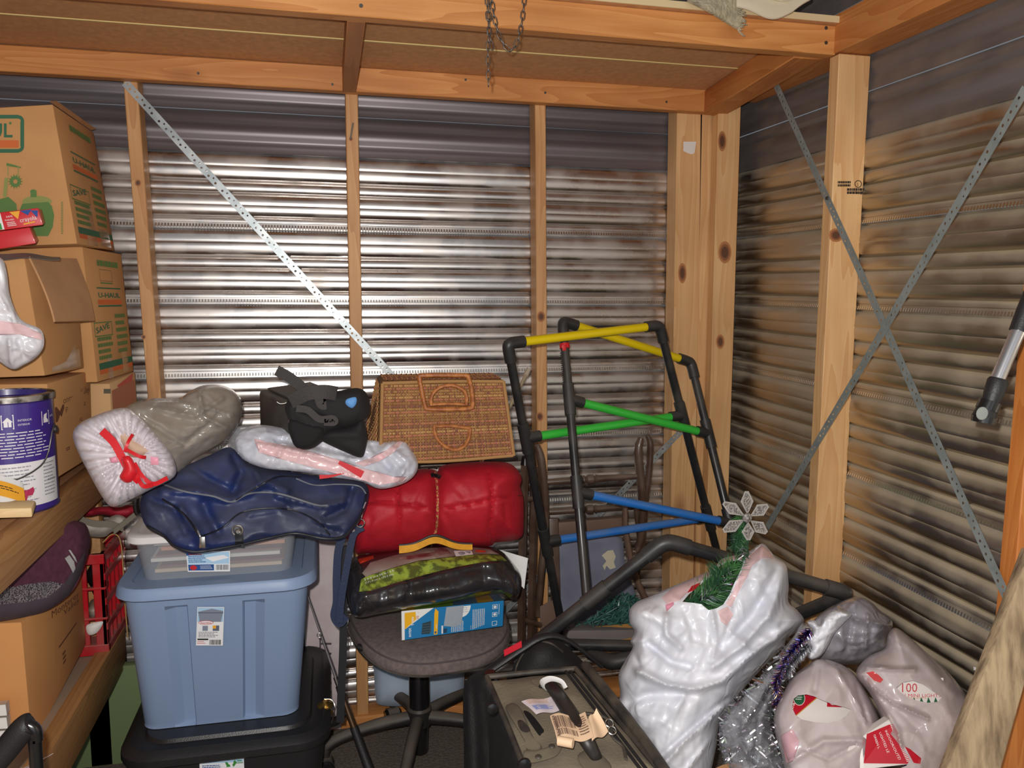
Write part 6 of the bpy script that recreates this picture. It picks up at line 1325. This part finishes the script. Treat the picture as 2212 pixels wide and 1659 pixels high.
branch('garland', gl, 700, .014, t3, 9, TBL[0], .001, nw=.0014); branch('garland', gl, 600, .016, t3, 10, TBL[2], .001, nw=.0014); branch('garland', gl, 400, .016, t3, 12, TBL[4], .001, nw=.0014); branch('garland', gl, 300, .016, t3, 14, TBL[3], .001, nw=.0014)
branch('garland', [PY(x, y, 1.38) for x, y in ((1748, 1388), (1728, 1410), (1706, 1436), (1696, 1456))], 1200, .018, t3, 13, TS[0], .001)
# ---- grey plastic bag and crumpled white bag at the wall
GP = mat('grey_film', (168, 162, 168), .2, coat=.7, alpha=.85, col2=(150, 146, 156), nscale=7, crinkle=8)
t = thing('grey_bag', 'shiny grey translucent plastic bag against the right wall', 'bag', PY(1840, 1430, 1.5))
Puff([(1752, 1350), (1772, 1326), (1800, 1308), (1836, 1292), (1862, 1290), (1884, 1302), (1902, 1320), (1924, 1336), (1928, 1356), (1916, 1378), (1922, 1400), (1900, 1416), (1866, 1432), (1820, 1436), (1780, 1432), (1756, 1410), (1746, 1380)], 1.53, .06, R=40, step=4, amp=.009, freq=13, crease=.010, cfreq=11, ridge=.006, rfreq=9, seed=31,
     folds=[([(1800, 1310), (1850, 1340), (1920, 1350)], 5, .014), ([(1840, 1330), (1830, 1400)], 6, -.012), ([(1875, 1330), (1870, 1400)], 5, .012)]).build('bag_body', GP, t)
t = thing('crumpled_bag', 'crumpled bright white plastic bag beside the blue tinsel', 'bag', PY(1770, 1420, 1.42))
Puff([(1744, 1344), (1760, 1340), (1772, 1350), (1784, 1330), (1806, 1318), (1840, 1326), (1822, 1346), (1800, 1372), (1786, 1400), (1770, 1420), (1752, 1426), (1744, 1416), (1752, 1398), (1742, 1380), (1756, 1364)], 1.43, .03, R=18, step=3, amp=.008, freq=22, crease=.009, cfreq=18, ridge=.004, rfreq=16, seed=33).build('bag_body', WBAG, t)
# ---- boxes of lights, inside the two translucent bags
LBW = mat('box_white', (234, 226, 220), .4); LBR = mat('box_red', (190, 20, 42), .35, coat=.3); LGR = mat('box_green', (38, 96, 62), .4); LGG = mat('box_leaf', (96, 160, 60), .4); LGO = mat('box_goldline', (200, 160, 80), .4)
def lightbox(label, bag, px4, dp, fn, sink=.016, planar=True):
    q4 = [(x, y, bag.surf(x, y).y+sink) for x, y in px4]
    t = thing('light_box', label, 'box', PY(*q4[0]), 'boxes of lights in the translucent bags'); P4 = [PY(*q) for q in q4]; P4[2] = P4[1]+P4[3]-P4[0] if planar else P4[2]; n = (P4[1]-P4[0]).cross(P4[3]-P4[0]).normalized()
    if n.dot(CAM-P4[0]) > 0: n = -n
    bk = [p+n*dp for p in P4]; obj('carton', *hexa([P4[0], P4[1], bk[1], bk[0], P4[3], P4[2], bk[2], bk[3]], .001, 1), LBW, t)
    g = printq(*P4); fn(g); g.out('print', t); return t
def f1(g):
    g.poly([(0, .1), (0, 1), (.55, 1)], LBR); g.poly([(0, .07), (0, .1), (.55, 1), (.575, 1)], LGO); g.ell(.16, .78, .085, .20, LGR); g.ell(.16, .78, .095, .22, LBW, inner=.92); g.words(.1, .7, .22, .88, 3, LBW, .4)
    g.text('mini', .03, .30, .20, LBW, rot=70, bold=True); g.poly([(.60, .55), (.84, .55), (.88, .88), (.62, .9)], LBR); g.ell(.70, .72, .06, .12, LBW, inner=.8); g.text('2', .69, .67, .12, LBW); g.text('in', .79, .75, .1, LBW); g.rect(.94, .55, 1, .8, LBR)
    g.poly([(.62, .02), (.8, .1), (.92, .02), (.84, -.0)], LGG)
def f2(g):
    g.poly([(.30, .2), (1, .0), (1, .9), (.42, 1)], LBR); g.rect(0, .0, .3, 1, LBW); g.poly([(.02, .5), (.10, .1), (.16, .12), (.08, .55)], LGG)
    for k, s_ in enumerate(('GREEN L', 'LIGHTED LE', 'INDOOR/OUTD')): g.text(s_, .55+.12*k, .88-.02*k, .10, LBW, rot=-85)
    g.lines(.93, .05, .99, .95, 26, LBW, .0)
def f3(g):
    g.text('100', .12, .48, .46, mat('box_coral', (204, 70, 78), .5)); g.text('GREEN MINI LIGHTS', -.12, .30, .17, MATS['box_coral'], 1.05); g.words(.2, .22, .7, .30, 2, MATS['tag_orange'], .4)
    for k in range(4): g.poly([(.36+.14*k, .06), (.46+.14*k, .06), (.40+.14*k, .30)], LGR)
# ---- translucent bags
TB = mat('translucent_bag', (206, 192, 192), .24, coat=.6, alpha=.90, col2=(192, 176, 176), nscale=5, crinkle=4); TB2 = mat('translucent_bag_pink', (214, 168, 176), .28, coat=.6, alpha=.9)
t = thing('translucent_bag', 'frosted plastic bag of light cartons with torn oval opening, right foreground', 'bag', PY(1780, 1690, 1.3))
ol = [(1768, 1424), (1740, 1440), (1712, 1462), (1690, 1500), (1672, 1545), (1676, 1590), (1688, 1630), (1705, 1700), (1740, 1800), (1880, 1800), (1892, 1700), (1905, 1640), (1912, 1600), (1902, 1560), (1885, 1520), (1862, 1480), (1840, 1450), (1805, 1430)]
h1 = [(1711, 1528), (1714, 1510), (1724, 1502), (1742, 1500), (1758, 1504), (1775, 1512), (1800, 1522), (1826, 1528), (1838, 1532), (1828, 1546), (1812, 1556), (1790, 1561), (1760, 1560), (1732, 1554), (1718, 1544)]
pf = Puff(ol, 1.33, .07, R=60, step=4, amp=.004, freq=12, crease=.006, cfreq=7, ridge=.003, rfreq=9, seed=41, holes=[h1], slope=(0, -.0004), regions={'pink_tint': [(1686, 1590), (1712, 1575), (1726, 1600), (1716, 1640), (1700, 1650)]},
   folds=[([(1800, 1435), (1840, 1500), (1880, 1580)], 6, .010), ([(1770, 1430), (1760, 1490)], 7, -.006), ([(1700, 1650), (1780, 1600), (1860, 1600)], 8, .008), ([(1850, 1480), (1870, 1540), (1890, 1640)], 4, -.008), ([(1740, 1620), (1790, 1640), (1850, 1610)], 5, -.006)])
pf.build('bag_body', TB, t, regmats={'pink_tint': TB2}); bagL = pf; t['group'] = 'frosted bags of light cartons'
t = thing('translucent_bag', 'larger frosted plastic bag of mini light cartons leaning on the right wall', 'bag', PY(1980, 1690, 1.25))
ol = [(1858, 1436), (1880, 1416), (1912, 1400), (1918, 1372), (1934, 1356), (1960, 1372), (2000, 1408), (2040, 1444), (2072, 1480), (2098, 1520), (2108, 1545), (2096, 1580), (2075, 1620), (2050, 1665), (2040, 1800), (1800, 1800), (1835, 1660), (1880, 1600), (1905, 1560), (1880, 1500), (1850, 1460)]
h2 = [(1936, 1486), (1950, 1474), (1972, 1470), (1994, 1478), (2014, 1492), (2034, 1506), (2026, 1516), (2004, 1518), (1980, 1513), (1958, 1504)]
h3 = [(1838, 1640), (1850, 1622), (1870, 1612), (1890, 1590), (1902, 1566), (1918, 1578), (1936, 1600), (1952, 1622), (1966, 1640), (1958, 1654), (1930, 1665), (1900, 1680), (1850, 1690)]
pf = Puff(ol, 1.31, .07, R=70, step=4, amp=.004, freq=11, crease=.006, cfreq=6, ridge=.003, rfreq=8, seed=44, holes=[h2, h3], slope=(-.0001, -.0005), regions={'printed_corner': [(1871, 1453), (1886, 1450), (1898, 1458), (1908, 1468), (1902, 1475), (1888, 1470)], 'red_corner': [(1954, 1612), (1966, 1618), (1990, 1638), (1988, 1650), (1974, 1648)]},
   folds=[([(1842, 1440), (1880, 1480), (1930, 1520), (2004, 1552)], 5, .014), ([(1870, 1466), (1910, 1530), (1940, 1580), (1946, 1612)], 5, .012), ([(1870, 1440), (1930, 1446), (1975, 1446)], 5, .012), ([(1880, 1500), (1900, 1540)], 5, -.010), ([(1910, 1500), (1990, 1580)], 8, -.007), ([(1960, 1390), (2060, 1500)], 9, .005)])
pf.build('bag_body', TB, t, regmats={'red_corner': LBR, 'printed_corner': mat('film_over_red', (206, 70, 70), .25, coat=.5)}); bagR = pf; t['group'] = 'frosted bags of light cartons'
lightbox('red and white light carton showing through the oval hole in the nearer translucent bag', bagL, [(1704, 1566), (1842, 1570), (1842, 1496), (1704, 1492)], .03, f1)
lightbox('red light carton with white lettering at the lower tear, partly under the fold', bagR, [(1822, 1668), (1972, 1650), (1924, 1552), (1834, 1610)], .03, f2, .014, False)
lightbox('pale 100 mini lights carton visible through the far translucent bag', bagR, [(1930, 1524), (2040, 1524), (2038, 1464), (1930, 1464)], .02, f3, .026)
for q in ([(1862, 1404), (1875, 1398)],): pass
# ---- cardboard scrap under the white bag
t = thing('brown_card', 'brown cardboard scrap on the floor between trash bag and clear bag', 'cardboard', PY(1560, 1655, 1.40))
obj('sheet', *sheet(lambda u, v: PY(1500+110*u, 1700-50*u-(20)*v, 1.42+.02*v), 4, 2, .004), CARD2, t)
# ---- weathered plank
WPL = mat('weathered_plank', (184, 160, 126), .9, col2=(120, 100, 78), nscale=55, stretch=(1, 1, .18), bump=1, bscale=60, lo=.40, hi=.72, detail=10)
t = thing('plank', 'rough weathered wooden plank leaning at the lower right corner', 'plank', PY(2110, 1640, 1.12))
def plk(x, y, Y): return PY(x, y, Y)
q = [PY(2000, 1780, 1.10), PY(2185, 1780, 1.07), PY(2262, 1310, 1.13), PY(2226, 1190, 1.15)]
bot = [q[0], q[1], q[1]+Vector((.02, .028, 0)), q[0]+Vector((.02, .028, 0))]; tp_ = [q[3], q[2], q[2]+Vector((.01, .03, 0)), q[3]+Vector((.01, .03, 0))]
d0 = (q[0]-q[3]).normalized(); k = q[0].z/(-d0.z) if d0.z < 0 else 0
bot = [v+d0*(k-.02) for v in bot]; obj('board', *hexa(bot+tp_, .004, 2), WPL, t)
# ---- telescopic pole
t = thing('telescopic_pole', 'silver telescopic pole with black rubber locking end at the right edge', 'pole', PY(2130, 905, 1.08))
Yp = 1.10; A_ = lambda x, y: PY(x, y, Yp)
obj('tube', *tube([A_(2150, 830), A_(2206, 700)], .0115, 20), mat('silver_tube', (196, 194, 196), .25, .85), t)
obj('upper_tube', *tube([A_(2200, 716), A_(2216, 672), A_(2300, 470)], .0145, 20), BKR, t)
obj('locking_collar', *tube([A_(2158, 818), A_(2156, 824), A_(2146, 852), A_(2140, 868)], [.014, .0165, .0155, .013], 20), BKR, t)
obj('ring', *tube([A_(2139, 868), A_(2131, 886)], .0175, 20), BKG, t)
obj('ring', *tube([A_(2134, 880), A_(2125, 903)], [.0155, .0185], 20), BKR, t)
obj('foot_cap', *tube([A_(2126, 900), A_(2123, 913)], [.019, .018], 20), BKG, t)
obj('round_mark', *lathe(PY(2121, 893, 1.079), [(.011, 0), (.0105, -.0015), (.004, -.002)], 20, 'Y'), mat('grey_pad', (140, 146, 140), .5), t)
t = thing('paper_scrap', 'small white paper scrap caught at the foot of the right wall', 'paper', PX(2120, 1452, 1.33))
obj('sheet', *sheet(lambda u, v: PX(2104+36*u, 1440+12*u+7*v, 1.325), 4, 2, .001), WHITE, t)
# ================================================================ OVERHEAD: CHAIN, RUG, FOLDED SHEET
CHN = mat('chain_steel', (120, 112, 106), .4, .8)
t = thing('chain', 'thin grey steel chain looped down from the loft beam', 'chain', PY(1058, 0, 1.80))
pr = None
def link_mesh():
    pts = [(.0042, 0, .006), (.0042, 0, -.006), (.002, 0, -.0095), (-.002, 0, -.0095), (-.0042, 0, -.006), (-.0042, 0, .006), (-.002, 0, .0095), (.002, 0, .0095)]
    return tube(pts, .0012, 5, closed=True)
V_, F_ = link_mesh(); lm = bpy.data.meshes.new('link'); lm.from_pydata([tuple(v) for v in V_], [], F_); lm.materials.append(CHN); lm.shade_smooth()
def chain(pts):
    P_ = catmull(pts, 10); L = [0]
    for a, b in zip(P_, P_[1:]): L.append(L[-1]+(b-a).length)
    s_ = 0; i = 0; n = 0
    while s_ < L[-1]:
        while L[i+1] < s_: i += 1
        p = P_[i].lerp(P_[i+1], (s_-L[i])/max(1e-6, L[i+1]-L[i])); d = (P_[i+1]-P_[i]).normalized()
        o = bpy.data.objects.new('link', lm); COL.objects.link(o); o.parent = t
        x = Vector((1, 0, 0)) if n % 2 == 0 else Vector((.15, 1, 0)); x = (x-d*x.dot(d)).normalized(); y = d.cross(x)
        M_ = Matrix((x, y, d)).transposed().to_4x4(); M_.translation = p-ROOT[t.name]; o.matrix_local = M_
        s_ += .0155; n += 1
YC = 1.79
chain([PY(1056, -30, YC), PY(1057, 40, YC), PY(1054, 110, YC), PY(1055, 180, YC)])
chain([PY(1051, -30, YC+.01), PY(1054, 40, YC+.01), PY(1062, 100, YC+.01)])
chain([PY(1060, -20, YC-.004), PY(1068, 40, YC-.004), PY(1082, 85, YC-.004), PY(1102, 108, YC-.004), PY(1118, 88, YC-.004), PY(1128, 40, YC-.004), PY(1134, -20, YC-.004)])
obj('hook', *tube([PY(1056, -60, YC), PY(1056, -28, YC), PY(1050, -20, YC)], .003, 8), CHN, t)
RUG = mat('rug_wool', (188, 176, 148), .95, col2=(156, 146, 122), nscale=50, bump=1, bscale=140)
t = thing('rug', 'pale woven rug corner with fringe hanging over the loft beam', 'rug', PY(1560, 40, 1.84))
rc = [(1484, -14), (1598, -30), (1600, 60), (1578, 66)]
def rf(u, v):
    x = 1484+116*u; yt = -40; yb = 4+62*u if u < 1 else 66; return PY(x+4*v*math.sin(5*u), yt+(yb-yt)*v, 1.835+.012*math.sin(6*u+3*v)*v-.01*v)
obj('rug_cloth', *sheet(rf, 20, 14, .007), RUG, t)
rs = random.Random(3); fr_ = []
for k in range(26):
    f = k/25; x, y = 1597+3*math.sin(k), -5+72*f; dx, dy = rs.uniform(5, 14), rs.uniform(-8, 12)
    fr_.append(tube([PY(x, y, 1.826), PY(x+dx*.5, y+dy*.7, 1.822), PY(x+dx, y+dy, 1.825)], .0018, 5, 4))
o = obj('fringe', *join(*fr_), RUG, t); o['kind'] = 'stuff'
CRM = mat('cream_vinyl', (224, 212, 186), .5, col2=(212, 198, 170), nscale=5)
t = thing('folded_sheet', 'cream folded vinyl sheet lying on the loft edge beside the rug', 'sheet', PY(1680, 20, 1.84))
obj('sheet', *sheet(lambda u, v: PY(1590+160*u, -40+(54+28*math.exp(-((u-.50)/.30)**2)*1-30*max(0, u-.75)*2)*v, 1.83-.02*math.sin(v*2)-.01*v), 20, 10, .004), CRM, t)
for k in range(3): obj('fold', *tube([PY(1640, -14+6*k, 1.80+.01*k), PY(1690, 2+5*k, 1.80+.01*k), PY(1735, -4+4*k, 1.81+.01*k), PY(1752, -14, 1.83)], .004, 8, 6, sq=.6), CRM, t)
